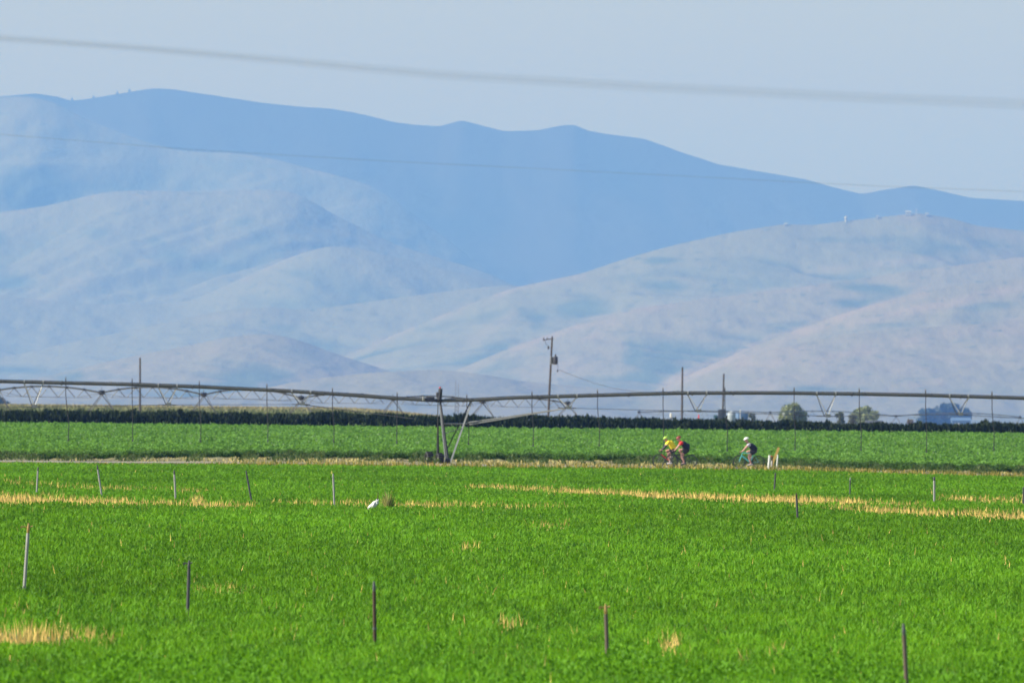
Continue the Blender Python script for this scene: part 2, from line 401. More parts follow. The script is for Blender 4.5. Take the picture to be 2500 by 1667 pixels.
fr = np.clip(1.15 - (d - crop_edge(x)) / (14 + 26 * vnoise(x * 1.3, d * 0, 21)), 0, 1)
weed = fr * (0.55 + 0.45 * vnoise(x * 0.7, d * 0.1, 3))  # front edge tinted darker: weeds, plus the shaded crop face put into colour
tint = tint * (1 - weed[:, None]) + weed[:, None] * np.array([0.06, 0.12, 0.035])  # blend towards the colour of weeds and shaded crop face
blades('crop_foliage', x, d, rng.uniform(0.12, 0.2, n), rng.uniform(0.09, 0.17, n), tint, M['leaf'], 'leafy green row crop in the field behind the road', z=zz, lean=0.9)
n = 1500                                       # pale blossom
x, d = sample_field(n, 650, 1005, -1.0)
hh = 0.62; zz = gz(x, d) + rng.uniform(0.48, 0.6, n)
blades('crop_blossom', x, d, rng.uniform(0.09, 0.2, n), rng.uniform(0.05, 0.10, n), np.tile([0.24, 0.36, 0.18], (n, 1)), M['leaf'], 'pale blossom scattered over the leafy row crop', z=zz, lean=0.5)

# dark belt of tall weeds
N = 60000
x = rng.uniform(-62, 62, N); d = 1009 + rng.uniform(0, 1, N) * 7; 
topn = 1.55 + 0.55 * (fbm(x * 0.35, x * 0, 3, 61) - .5) - 0.30 * sst(8, 30, x) + 0.10 * sst(-25, -45, x)
spk = (vnoise(x * 2.2, x * 0 + 5, 66) > 0.86) * rng.uniform(0, 0.3, N) + 0.2 * (fbm(x * 1.1, x * 0 + 2, 2, 68) - .5)
hmax = (topn + spk); z = gz(x, d) + rng.uniform(-0.2, 1, N) * (hmax - 0.45)
tint = np.array([0.019, 0.032, 0.014])[None] * rng.uniform(0.6, 1.4, N)[:, None] + np.array([0.03, 0.04, 0.0])[None] * np.clip((z - gz(x, d)) / hmax - .68, 0, 1)[:, None]
blades('tall_weeds', x, d, rng.uniform(0.35, 0.6, N), rng.uniform(0.10, 0.2, N), tint, M['tree_leaf'], 'dark belt of tall weeds along the far side of the row crop', z=z, lean=0.35)
# pale field on the low rise behind the belt
N = 30000
x = rng.uniform(-100, 6, N); d = rng.uniform(1480, 1720, N)
tint = mixc(np.array([0.32, 0.28, 0.17]), np.array([0.13, 0.16, 0.06]), np.clip(1.6 - (d - 1480) / 120 + rng.normal(0, .15, N), 0, 1))
blades('stubble', x, d, rng.uniform(0.2, 0.5, N), rng.uniform(0.2, 0.5, N), tint, M['dry'], 'stubble and weeds on the low rise behind the dark belt')

# ------------------------------------------------------------------ hills
def hill_mat(name, ca, cb, cc, scale):
    m = bpy.data.materials.new(name); m.use_nodes = True
    t = m.node_tree; b = t.nodes['Principled BSDF']; b.inputs['Roughness'].default_value = 0.95; b.inputs['Specular IOR Level'].default_value = 0.1
    g = t.nodes.new('ShaderNodeNewGeometry'); a = t.nodes.new('ShaderNodeAttribute'); a.attribute_name = 'tint'
    mp = t.nodes.new('ShaderNodeMapping'); mp.inputs['Scale'].default_value = (1, 0.35, 1.6); t.links.new(g.outputs['Position'], mp.inputs[0])
    n1 = t.nodes.new('ShaderNodeTexNoise'); n1.inputs['Scale'].default_value = scale; n1.inputs['Detail'].default_value = 8; n1.inputs['Roughness'].default_value = .68
    t.links.new(mp.outputs[0], n1.inputs['Vector'])
    s = t.nodes.new('ShaderNodeSeparateColor'); t.links.new(a.outputs['Color'], s.inputs[0])
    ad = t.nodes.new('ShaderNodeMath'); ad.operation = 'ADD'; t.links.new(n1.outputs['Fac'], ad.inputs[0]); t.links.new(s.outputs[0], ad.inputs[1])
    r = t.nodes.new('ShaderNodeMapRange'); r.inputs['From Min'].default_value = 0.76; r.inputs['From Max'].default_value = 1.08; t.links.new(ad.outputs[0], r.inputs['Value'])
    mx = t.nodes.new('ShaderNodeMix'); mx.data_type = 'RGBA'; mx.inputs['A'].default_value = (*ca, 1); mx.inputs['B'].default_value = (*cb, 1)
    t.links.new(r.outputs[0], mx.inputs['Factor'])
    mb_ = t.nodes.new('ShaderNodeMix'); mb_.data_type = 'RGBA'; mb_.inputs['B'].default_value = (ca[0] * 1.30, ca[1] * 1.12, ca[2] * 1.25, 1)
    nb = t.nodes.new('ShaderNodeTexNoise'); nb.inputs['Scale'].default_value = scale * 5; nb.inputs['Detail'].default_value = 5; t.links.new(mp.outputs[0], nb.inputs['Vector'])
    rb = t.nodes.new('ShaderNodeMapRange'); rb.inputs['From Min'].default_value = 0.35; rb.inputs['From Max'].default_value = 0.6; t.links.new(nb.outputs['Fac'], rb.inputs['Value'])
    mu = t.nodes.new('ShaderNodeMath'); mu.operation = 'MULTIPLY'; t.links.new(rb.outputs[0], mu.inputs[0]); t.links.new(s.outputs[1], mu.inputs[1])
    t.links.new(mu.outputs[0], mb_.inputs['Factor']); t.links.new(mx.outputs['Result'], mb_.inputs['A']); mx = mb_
    n3 = t.nodes.new('ShaderNodeTexNoise'); n3.inputs['Scale'].default_value = scale * 14; n3.inputs['Detail'].default_value = 2; t.links.new(g.outputs['Position'], n3.inputs['Vector'])
    r3 = t.nodes.new('ShaderNodeMapRange'); r3.inputs['From Min'].default_value = 0.62; r3.inputs['From Max'].default_value = 0.72; t.links.new(n3.outputs['Fac'], r3.inputs['Value'])
    m3 = t.nodes.new('ShaderNodeMix'); m3.data_type = 'RGBA'; m3.inputs['B'].default_value = (*cc, 1)
    t.links.new(mx.outputs['Result'], m3.inputs['A']); t.links.new(r3.outputs[0], m3.inputs['Factor'])
    t.links.new(m3.outputs['Result'], b.inputs['Base Color'])
    m2_ = t.nodes.new('ShaderNodeMapping'); m2_.inputs['Scale'].default_value = (1, 0.25, 0.5); m2_.inputs['Rotation'].default_value = (0, R(25), 0); t.links.new(g.outputs['Position'], m2_.inputs[0])
    nbp = t.nodes.new('ShaderNodeTexNoise'); nbp.inputs['Scale'].default_value = scale * 3.2; nbp.inputs['Detail'].default_value = 7; t.links.new(m2_.outputs[0], nbp.inputs['Vector'])
    bp = t.nodes.new('ShaderNodeBump'); bp.inputs['Strength'].default_value = 1.0; bp.inputs['Distance'].default_value = 23.0
    t.links.new(nbp.outputs['Fac'], bp.inputs['Height']); t.links.new(bp.outputs[0], b.inputs['Normal'])
    return m
M['forest'] = hill_mat('forest_hillside', (0.036, 0.036, 0.027), (0.014, 0.022, 0.018), (0.03, 0.035, 0.02), 0.0015)
TG = (0.146, 0.152, 0.106); BR = (0.072, 0.100, 0.078); DK = (0.075, 0.10, 0.075)
M['dryhill'] = hill_mat('dry_grass_hillside', TG, BR, DK, 0.0022)
M['dryhill_near'] = hill_mat('dry_grass_foothill', (0.168, 0.160, 0.112), (0.078, 0.105, 0.080), DK, 0.0024)
crest_of = {}
BRUSH_SHADE = [(1345, 702, 72, 32, .45), (1235, 745, 26, 28, .3), (1530, 656, 52, 16, .4), (1510, 597, 55, 10, .4), (1900, 551, 150, 12, .4), (2070, 520, 40, 7, .25), (1975, 610, 50, 13, .3), (2230, 570, 60, 12, .25),  # brush patches, with the shade of slopes and ravines put into the colour
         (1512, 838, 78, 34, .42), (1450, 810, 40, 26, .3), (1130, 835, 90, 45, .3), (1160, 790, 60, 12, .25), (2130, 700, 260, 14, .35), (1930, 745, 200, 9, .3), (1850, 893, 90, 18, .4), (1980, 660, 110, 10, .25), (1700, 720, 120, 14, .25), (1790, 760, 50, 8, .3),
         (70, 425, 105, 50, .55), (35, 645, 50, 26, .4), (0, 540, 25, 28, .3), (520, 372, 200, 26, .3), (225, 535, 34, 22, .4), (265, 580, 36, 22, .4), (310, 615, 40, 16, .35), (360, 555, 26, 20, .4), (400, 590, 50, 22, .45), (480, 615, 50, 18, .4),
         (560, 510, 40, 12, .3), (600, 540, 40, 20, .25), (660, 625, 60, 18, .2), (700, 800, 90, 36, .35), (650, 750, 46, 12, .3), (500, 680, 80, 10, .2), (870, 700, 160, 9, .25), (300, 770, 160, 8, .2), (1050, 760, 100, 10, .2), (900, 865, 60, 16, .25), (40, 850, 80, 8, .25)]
BARE = [(1000, 733, 1176, 667, 9, .9), (860, 789, 950, 752, 8, .7), (680, 868, 860, 795, 9, .5), (1176, 800, 1350, 742, 10, .7), (1350, 740, 1550, 700, 12, .8), (1550, 692, 1900, 655, 8, .4), (1526, 888, 1726, 803, 14, .8), (1726, 803, 1941, 725, 14, .8),
        (1941, 722, 2126, 674, 12, .8), (1950, 742, 2352, 660, 14, .7), (1700, 838, 2400, 748, 26, .7), (1750, 880, 2400, 800, 30, .5), (560, 645, 700, 575, 7, .6), (560, 355, 700, 386, 7, .5), (700, 388, 870, 428, 8, .8), (60, 265, 170, 262, 22, .6), (170, 262, 300, 310, 10, .4),
        (1190, 660, 1340, 636, 10, .7), (2080, 497, 2352, 545, 20, .6), (1850, 622, 2160, 592, 9, .6), (2160, 592, 2400, 580, 20, .5), (600, 885, 900, 835, 9, .5), (80, 690, 200, 645, 24, .5), (200, 450, 700, 445, 12, .35), (1330, 790, 1420, 740, 12, .5), (1230, 870, 1420, 800, 26, .5),
        (1060, 800, 1180, 720, 16, .4), (200, 860, 500, 800, 12, .35), (450, 735, 640, 715, 8, .35), (700, 500, 900, 575, 8, .4), (0, 495, 110, 480, 6, .4), (2000, 905, 2160, 880, 12, .8)]
def project(V):
    q = V - np.array(CAM); dz = q @ np.array(fw); return CX + F * (q @ np.array(rt)) / dz, CY - F * (q @ np.array(up)) / dz
def hill(key, D, pts, L, matk, slant=0.0, amp=0.12, wl=420., seed=0, nx=460, ny=120, base=-25., rough=6., brush=0.5):
    P = np.array(pts, float) * S
    order = np.argsort(P[:, 0]); P = P[order]
    px = np.linspace(-750, 3250, nx)
    py = np.interp(px, P[:, 0], P[:, 1])
    hk = 2 if key in ('ridge', 'righthill') else 8; k = np.exp(-np.linspace(-1.8, 1.8, 2 * hk + 1) ** 2); k /= k.sum(); py = np.convolve(np.pad(py, hk, 'edge'), k, 'valid')
    cx = np.array([at(a, bq, D).x for a, bq in zip(px, py)]); cz = np.array([at(a, bq, D).z for a, bq in zip(px, py)])
    crest_of[key] = (cx, cz, D)
    tq = np.concatenate([np.linspace(1, 0, ny) ** 1.3, -np.linspace(0, 1, 14)[1:] * 0.5])
    T, X = np.meshgrid(tq, cx, indexing='ij'); CZ = np.broadcast_to(cz, T.shape)
    Y = D - T * L
    prof = np.where(T >= 0, 1 - T ** 0.85, 1 - (T * -1.6) ** 1.2)
    HH = CZ - base
    Z = base + HH * prof
    xr = X + slant * (Y - D) + 120 * (fbm(X / 900, Y / 900, 2, seed + 3) - .5) * 2
    rid = 1 - np.abs(2 * fbm(xr / (wl * .8), Y / (wl * 4), 4, seed) - 1) * 1.7
    rid2 = fbm(xr / (wl * .33), Y / (wl * 1.0) + X / (wl * 1.9), 3, seed + 40)
    env = np.clip(4 * T * (1 - T), 0, 1) ** 0.8 * (T >= 0)
    rid = np.clip(rid, 0, 1); rid = rid * rid * (3 - 2 * rid)
    Z = Z + env * HH * amp * 0.42 * (rid - 0.55) + env * HH * amp * 0.28 * (rid2 - .5)
    Z = Z + (fbm(X / 60, Y / 200, 3, seed + 9) - .5) * rough * 1.6 * np.clip(T * 8, 0.15, 1)
    V = np.stack([X, Y, Z], -1).reshape(-1, 3)
    I = np.arange(len(V)).reshape(T.shape)
    Fq = np.stack([I[:-1, :-1], I[:-1, 1:], I[1:, 1:], I[1:, :-1]], -1).reshape(-1, 4)
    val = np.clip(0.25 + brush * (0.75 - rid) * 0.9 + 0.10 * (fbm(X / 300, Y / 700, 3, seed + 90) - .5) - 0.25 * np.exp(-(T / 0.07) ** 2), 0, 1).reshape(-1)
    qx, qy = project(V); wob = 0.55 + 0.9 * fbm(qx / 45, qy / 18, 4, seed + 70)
    for bx, by, rx_, ry_, g_b in BRUSH_SHADE:
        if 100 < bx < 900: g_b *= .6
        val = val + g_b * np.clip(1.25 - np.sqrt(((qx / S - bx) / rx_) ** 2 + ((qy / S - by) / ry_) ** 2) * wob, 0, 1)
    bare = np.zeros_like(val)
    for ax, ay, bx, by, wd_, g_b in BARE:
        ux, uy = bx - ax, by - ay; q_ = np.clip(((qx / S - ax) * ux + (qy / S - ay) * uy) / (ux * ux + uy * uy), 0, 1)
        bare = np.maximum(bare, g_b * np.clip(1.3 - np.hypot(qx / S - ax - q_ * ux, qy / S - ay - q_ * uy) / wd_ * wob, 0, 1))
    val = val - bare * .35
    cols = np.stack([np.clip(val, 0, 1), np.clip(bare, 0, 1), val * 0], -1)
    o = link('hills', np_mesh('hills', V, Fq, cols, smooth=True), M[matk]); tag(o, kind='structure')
    return o
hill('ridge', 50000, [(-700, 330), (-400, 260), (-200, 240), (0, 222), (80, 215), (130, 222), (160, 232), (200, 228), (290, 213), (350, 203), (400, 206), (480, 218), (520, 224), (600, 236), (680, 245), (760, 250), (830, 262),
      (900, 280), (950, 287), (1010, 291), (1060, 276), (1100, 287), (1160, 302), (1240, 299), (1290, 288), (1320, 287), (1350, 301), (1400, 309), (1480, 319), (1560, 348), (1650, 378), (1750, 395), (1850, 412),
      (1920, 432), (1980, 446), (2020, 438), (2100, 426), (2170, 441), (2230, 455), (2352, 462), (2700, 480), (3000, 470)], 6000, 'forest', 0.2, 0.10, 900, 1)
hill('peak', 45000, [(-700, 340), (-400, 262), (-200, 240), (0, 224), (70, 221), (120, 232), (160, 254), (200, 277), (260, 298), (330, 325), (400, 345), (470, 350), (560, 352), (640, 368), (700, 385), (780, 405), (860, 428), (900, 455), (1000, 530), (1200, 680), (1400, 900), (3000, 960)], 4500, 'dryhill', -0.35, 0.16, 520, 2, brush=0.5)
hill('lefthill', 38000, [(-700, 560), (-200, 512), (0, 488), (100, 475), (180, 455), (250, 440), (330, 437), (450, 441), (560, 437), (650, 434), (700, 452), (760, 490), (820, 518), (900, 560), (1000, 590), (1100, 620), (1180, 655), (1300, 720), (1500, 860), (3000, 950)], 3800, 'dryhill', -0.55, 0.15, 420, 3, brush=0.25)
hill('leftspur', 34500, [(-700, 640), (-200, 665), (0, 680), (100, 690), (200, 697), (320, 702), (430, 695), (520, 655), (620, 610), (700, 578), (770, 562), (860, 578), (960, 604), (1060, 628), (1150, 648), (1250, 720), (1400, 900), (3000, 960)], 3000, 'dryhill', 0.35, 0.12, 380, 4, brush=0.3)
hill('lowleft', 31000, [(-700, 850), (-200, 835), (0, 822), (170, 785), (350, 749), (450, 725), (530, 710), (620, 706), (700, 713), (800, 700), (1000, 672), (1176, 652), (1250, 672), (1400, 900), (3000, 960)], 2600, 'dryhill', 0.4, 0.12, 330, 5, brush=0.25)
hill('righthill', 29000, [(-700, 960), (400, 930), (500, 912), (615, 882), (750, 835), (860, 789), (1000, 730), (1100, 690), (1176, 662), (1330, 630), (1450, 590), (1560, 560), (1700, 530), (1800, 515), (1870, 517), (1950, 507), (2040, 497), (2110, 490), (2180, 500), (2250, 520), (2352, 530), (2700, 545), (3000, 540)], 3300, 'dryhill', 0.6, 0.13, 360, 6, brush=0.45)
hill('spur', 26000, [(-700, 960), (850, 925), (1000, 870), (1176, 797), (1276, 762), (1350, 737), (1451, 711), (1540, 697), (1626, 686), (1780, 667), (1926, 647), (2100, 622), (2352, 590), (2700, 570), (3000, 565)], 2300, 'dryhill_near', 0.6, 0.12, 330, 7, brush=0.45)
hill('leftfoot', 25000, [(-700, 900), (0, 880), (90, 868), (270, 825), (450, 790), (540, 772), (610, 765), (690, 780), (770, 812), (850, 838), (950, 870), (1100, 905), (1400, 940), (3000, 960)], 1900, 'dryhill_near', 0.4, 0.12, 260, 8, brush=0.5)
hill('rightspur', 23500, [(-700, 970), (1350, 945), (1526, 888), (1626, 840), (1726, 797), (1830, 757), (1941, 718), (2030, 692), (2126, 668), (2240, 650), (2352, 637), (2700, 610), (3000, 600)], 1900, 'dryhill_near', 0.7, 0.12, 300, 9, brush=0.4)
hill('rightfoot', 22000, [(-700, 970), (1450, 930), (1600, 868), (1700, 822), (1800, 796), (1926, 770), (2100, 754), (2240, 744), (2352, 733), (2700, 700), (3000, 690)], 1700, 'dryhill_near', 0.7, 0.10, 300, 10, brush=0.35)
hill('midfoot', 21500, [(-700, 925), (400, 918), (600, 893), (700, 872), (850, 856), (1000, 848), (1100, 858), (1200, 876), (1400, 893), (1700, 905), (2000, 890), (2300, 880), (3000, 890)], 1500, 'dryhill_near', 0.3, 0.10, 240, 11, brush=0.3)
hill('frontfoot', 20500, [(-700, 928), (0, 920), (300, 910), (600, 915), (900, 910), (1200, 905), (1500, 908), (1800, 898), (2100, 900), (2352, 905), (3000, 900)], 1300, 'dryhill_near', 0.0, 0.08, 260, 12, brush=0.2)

# ------------------------------------------------------------------ trees
def tree(name, px, d, topy, wpx, label, cat, tint, base=None, n=1600, lsz=0.35, group=None, lobes=7, seed=1, conic=False, trunk_show=0.25):
    r_ = np.random.default_rng(seed)
    s = F / d; X = xat(px, d); zt = at(px, topy, d).z; zb = float(gz(X, d)) if base is None else base
    Ht = zt - zb; W = wpx / s
    root = empty(name, (X, d, zb)); tag(root, label, cat, group)
    mb = MB(); mb.tube([(0, 0, -0.2), (0.02 * W, 0, Ht * .3), (-0.02 * W, 0, Ht * .6), (0, 0, Ht * .85)], [W * .045 + .05, W * .035 + .04, W * .02 + .03, .03], 7)
    if not conic:
        for k in range(5):
            a = r_.uniform(0, 6.28); q = r_.uniform(.2, .38)
            mb.tube([(0, 0, Ht * q), (math.cos(a) * W * .2, math.sin(a) * W * .2, Ht * (q + .2)), (math.cos(a) * W * .36, math.sin(a) * W * .36, Ht * (q + .3))], [W * .025 + .02, W * .015 + .02, .02], 5)
    mb.build('trunk', M['bark'], root)
    if conic:
        t_ = r_.uniform(0, 1, n) ** 0.7; rr = (t_) * W / 2 * r_.uniform(.5, 1, n); a = r_.uniform(0, 6.28, n)
        c = np.stack([np.cos(a) * rr, np.sin(a) * rr, Ht * (1 - t_ * .9)], -1)
    else:
        cs = []; rs = []
        for k in range(lobes):
            a = 2 * math.pi * k / lobes + r_.uniform(-.4, .4); rad = W * r_.uniform(.08, .33)
            cs.append((math.cos(a) * rad, math.sin(a) * rad, Ht * r_.uniform(trunk_show + .1, .80))); rs.append(W * r_.uniform(.15, .25))
        cs.append((W * r_.uniform(-.12, .12), 0, Ht * .82)); rs.append(Ht * .17)
        cs = np.array(cs); rs = np.array(rs); i = r_.integers(0, len(cs), n)
        v = r_.normal(0, 1, (n, 3)); v /= np.linalg.norm(v, axis=1)[:, None]
        c = cs[i] + v * (rs[i] * r_.uniform(.35, 1.05, n) ** .6)[:, None] * np.array([1, 1, .85])
        c[:, 2] = np.clip(c[:, 2], Ht * .06, Ht)
    e1 = r_.normal(0, 1, (n, 3)); e1 /= np.linalg.norm(e1, axis=1)[:, None]; e2 = r_.normal(0, 1, (n, 3)); e2 = np.cross(e1, e2); e2 /= np.linalg.norm(e2, axis=1)[:, None]
    sz = (lsz * r_.uniform(.5, 1.2, n))[:, None]
    P = np.stack([c - e1 * sz, c + e2 * sz * .5, c + e1 * sz, c - e2 * sz * .5], 1)
    tn = np.array(tint)[None] * r_.uniform(.6, 1.4, n)[:, None]
    link('crown', np_mesh('crown', P.reshape(-1, 3), np.arange(n * 4).reshape(n, 4), np.repeat(tn, 4, axis=0)), M['tree_leaf'], root)
    return root
OL = (0.25, 0.29, 0.16)
tree('willow_tree', 1936, 2600, 981, 84, 'round olive green tree behind the dark weed belt, right of the blue truck box', 'tree', OL, lsz=.38, seed=3, n=3000, lobes=13)
tree('willow_tree', 2112, 2900, 989, 80, 'broad olive tree with a dark shed at its foot, under the pivot pipe', 'tree', OL, lsz=.4, seed=5, n=3000, lobes=12)
tree('young_tree', 2052, 2750, 1003, 34, 'small narrow olive tree just left of the broad tree and dark shed', 'tree', (0.12, .135, .075), lsz=.3, seed=8, n=900, lobes=5)
tree('leaning_tree', 2084, 2800, 1008, 34, 'short pale tree filling the gap between the narrow and the broad tree', 'tree', (0.15, .16, .09), lsz=.3, seed=9, n=700, lobes=5)
for k, (px, ty, wp, lb) in enumerate(((2266, 996, 80, 'left and lowest tree of the far blue hazy grove'), (2298, 983, 84, 'tallest tree in the middle of the far blue hazy grove'),
                                      (2330, 984, 66, 'second tall tree of the hazy grove, behind the blue metal shed'), (2356, 996, 44, 'slim right hand tree of the hazy grove, just past the blue shed'))):
    tree('poplar_tree', px, 10500 + 60 * k, ty - 2, wp, lb, 'tree', (.05, .08, .05), lsz=1.2, seed=20 + k, n=3600, group='trees of the far hazy grove', lobes=9, trunk_show=.05)
tree('round_tree', 2, 5200, 968, 46, 'hazy round tree cut by the left frame edge below the pivot pipe', 'tree', (.05, .08, .06), lsz=.8, seed=31, n=1500)
tree('round_bush', 1835, 2500, 1005, 24, 'grey green bush right of the dark blue truck box', 'bush', (.11, .13, .09), lsz=.3, seed=33, n=700, trunk_show=.05)
tree('teal_bush', 1748, 3400, 1012, 22, 'faint blue green bush left of the pole with the dark cabinet', 'bush', (.05, .12, .10), lsz=.4, seed=34, n=600, trunk_show=.05)
tree('round_bush', 2222, 3300, 1022, 26, 'low brownish bush left of the far blue grove', 'bush', (.17, .14, .09), lsz=.35, seed=35, n=500, trunk_show=.05)
for k, (px, ty, lb) in enumerate(((168, 240, 'tiny pine in the notch between the two ridge tops at upper left'), (220, 236, 'tiny pine on the ridge right of the notch'),
                                  (278, 225, 'tiny pine high on the ridge, left of the tallest ridge pine'), (308, 218, 'tallest of the tiny pines on the far blue ridge'))):
    crx, crz, D = crest_of['ridge']; X = xat(px, D)
    tree('pine_tree', px, D - 30, ty - 3, 7.0, lb, 'pine', (.03, .04, .025), base=float(np.interp(X, crx, crz)) - 3, n=500, lsz=1.8, seed=50 + k, conic=True, group='pines on the far ridge')
# weeds in and above the dark belt
for k, (px, hh_, lb) in enumerate(((436, 20, 'tallest dark bush standing in the weed belt at the left'), (405, 12, 'small dark bush left of the tallest bush in the belt'), (840, 9, 'low dark bush in the belt left of the pivot tower'), (1155, 16, 'dark bush in the belt right of the pivot tower'),
                                   (1408, 17, 'blocky dark bush beside the second pivot tower'), (1970, 12, 'dark bush in the belt below the round olive tree'), (2385, 11, 'dark bush at the belt right of the blue shed'), (2435, 12, 'rightmost dark bush of the weed belt'), (2310, 7, 'low dark bush in front of the far blue grove'))):
    X = xat(px, 1011); zb = float(gz(X, 1011)); s = F / 1011.
    zt = 2.78 - (16 if px > 1700 else 8 if px > 1100 else 3) / s + hh_ / s * .55
    tp = hor(px) - (zt - H) * s
    tree('weed_bush', px, 1011, tp, 24, lb, 'bush', (.028, .045, .02), n=420, lsz=.16, seed=70 + k, group='dark bushes in the weed belt', trunk_show=.05)

# ------------------------------------------------------------------ centre pivot (near machine)
A_Y = 0.17                                     # the line recedes slightly to the right
xt = xat(1075, 620)
def line_d(X): return 620 + (X - xt) * A_Y
def line_pt(px, py):
    X = xat(px, 620)
    for _ in range(3): dd = line_d(X); X = xat(px, dd)
    return at(px, py, line_d(X))
un = Vector((1, A_Y, 0)).normalized(); nn = Vector((-un.y, un.x, 0))
piv = empty('irrigation_pivot', (xt, 620, float(gz(xt, 620))))
tag(piv, 'long centre pivot irrigation machine with hanging hoses, its wheeled tower nearest the camera', 'irrigation machine')
piv_inv = -Vector(piv.location)
def L_(p): return Vector(p) + piv_inv
PX = [-500, -250, 0, 160, 325, 486, 691, 813, 971, 1031, 1075, 1153, 1250, 1456, 1615, 1666, 1850, 1937, 2095, 2258, 2500, 2700, 2950]
PY = [932, 929.5, 931.5, 935.5, 939, 944.8, 954.5, 962, 973, 976.5, 978, 977, 971.6, 965.7, 961.3, 960.2, 959.7, 960.3, 962.2, 965.3, 972.4, 981, 995]
def pipe_pt(px): return line_pt(px, float(np.interp(px, PX, PY)))
MB().tube([L_(pipe_pt(p)) for p in np.linspace(-480, 1062, 60)], 0.084, 12).build('pipe', M['pipe'], piv)
MB().tube([L_(pipe_pt(p)) for p in np.linspace(1080, 2940, 70)], 0.084, 12).build('pipe', M['pipe'], piv)
for p in (150, 470, 790, 1130, 1320, 1535, 1690, 1790, 2080, 2345):
    q = L_(pipe_pt(p)); MB().tube([q - un * .03, q + un * .03], 0.12, 12).build('pipe_flange', M['galv'], piv)
# cable along the pipe top
MB().tube([L_(pipe_pt(p) + Vector((0, 0, .105))) for p in np.linspace(-480, 1055, 60)], 0.018, 6).build('control_cable', M['hose'], piv)
MB().tube([L_(pipe_pt(p) + Vector((0, 0, .105))) for p in np.linspace(1085, 2940, 60)], 0.018, 6).build('control_cable', M['hose'], piv)
VB = [(-245, 992), (82, 993), (409, 988), (735, 987), (1385, 996), (1702, 1004), (2017, 1016), (2341, 1012), (2660, 1030)]
low = {}
for px, py in VB:
    c = line_pt(px, py); low[px] = c
    for sy in (-1, 1):
        bpt = c + nn * 0.55 * sy
        for sx in (-1, 1):
            tpt = pipe_pt(px + sx * 23)
            MB().tube([L_(tpt - Vector((0, 0, .06))), L_(bpt)], 0.022, 6).build('truss_strut', M['galv'] if sy > 0 else M['galv_light'], piv)
        MB().tube([L_(bpt - un * .42), L_(bpt + un * .42)], 0.026, 6).build('truss_foot', M['galv'], piv)
    MB().tube([L_(c - nn * .62), L_(c + nn * .62)], 0.026, 6).build('truss_spreader', M['galv_light'], piv)
    MB().box(L_(c - nn * .56 + Vector((0, 0, .03))), (0.26, 0.03, 0.17), math.atan(A_Y)).build('gusset_plate', M['galv_light'], piv)
    for sx in (-1, 1):
        q = L_(pipe_pt(px + sx * 23)); MB().tube([q - un * .035, q + un * .035], 0.125, 10).build('pipe_clamp', M['galv_light'], piv)
tower_low_r = line_pt(1144, 1034); tower_low_l = line_pt(1010, 1022)
def rods(a, b_, r, mt='galv', sag=0.0, nm='truss_rod'):
    for sy in (-1, 1):
        q0 = a + nn * .55 * sy; q1 = b_ + nn * .55 * sy
        MB().tube([L_(q0), L_((q0 + q1) / 2 - Vector((0, 0, sag))), L_(q1)], r, 6).build(nm, M[mt], piv)
ks = [v[0] for v in VB]
for a, b_ in ((0, 1), (1, 2), (2, 3), (4, 5), (5, 6), (6, 7), (7, 8)): rods(low[ks[a]], low[ks[b_]], 0.013)
rods(low[ks[3]], tower_low_l, 0.013)
for sy in (-1, 1):                             # broad angle iron pair descending to the tower
    q0 = low[1385] + nn * .3 * sy; q1 = tower_low_r + nn * .3 * sy + Vector((0, 0, .05 * sy))
    MB().tube([L_(q0), L_(q1)], 0.022, 4, r2=0.042).build('truss_rod', M['galv_light'], piv)
MB().tube([L_(tower_low_r), L_(line_pt(1084, 1034))], 0.04, 4).build('truss_rod', M['galv_light'], piv)
# tower
gy = float(gz(xt, 620))
topL = line_pt(1071, 975); topR = line_pt(1150, 978)
footF1 = at(1066.5, 1118, 621.6); footF2 = at(1079, 1122, 621.6); footN1 = at(1088, 1128, 618.6); footN2 = at(1100, 1128, 618.6)
def leg(a, b_, wdt, mt):
    a = L_(a); b_ = L_(b_)
    mbq = MB(); dv = (b_ - a).normalized(); side = Vector((1, 0, 0)); 
    # L-shaped angle section: two thin flats
    for off, sz in ((Vector((0, 0, 0)), (wdt, 0.012)), (Vector((-wdt / 2, wdt / 2, 0)), (0.012, wdt))):
        vv = []
        for p in (a, b_):
            for sx, sy in ((-1, -1), (1, -1), (1, 1), (-1, 1)):
                vv.append(mbq.bm.verts.new(p + off + Vector((sx * sz[0] / 2, sy * sz[1] / 2, 0))))
        for k in range(4): mbq.bm.faces.new((vv[k], vv[(k + 1) % 4], vv[4 + (k + 1) % 4], vv[4 + k]))
        mbq.bm.faces.new(vv[:4]); mbq.bm.faces.new(vv[4:][::-1])
    return mbq.build('tower_leg', M[mt], piv)
leg(topL - un * .03, footF1, .045, 'galv_light'); leg(topL + un * .02, footN1, .05, 'galv_light')
leg(topR, footF2, .06, 'dark_steel'); leg(topR + un * .05, footN2, .085, 'galv_light')
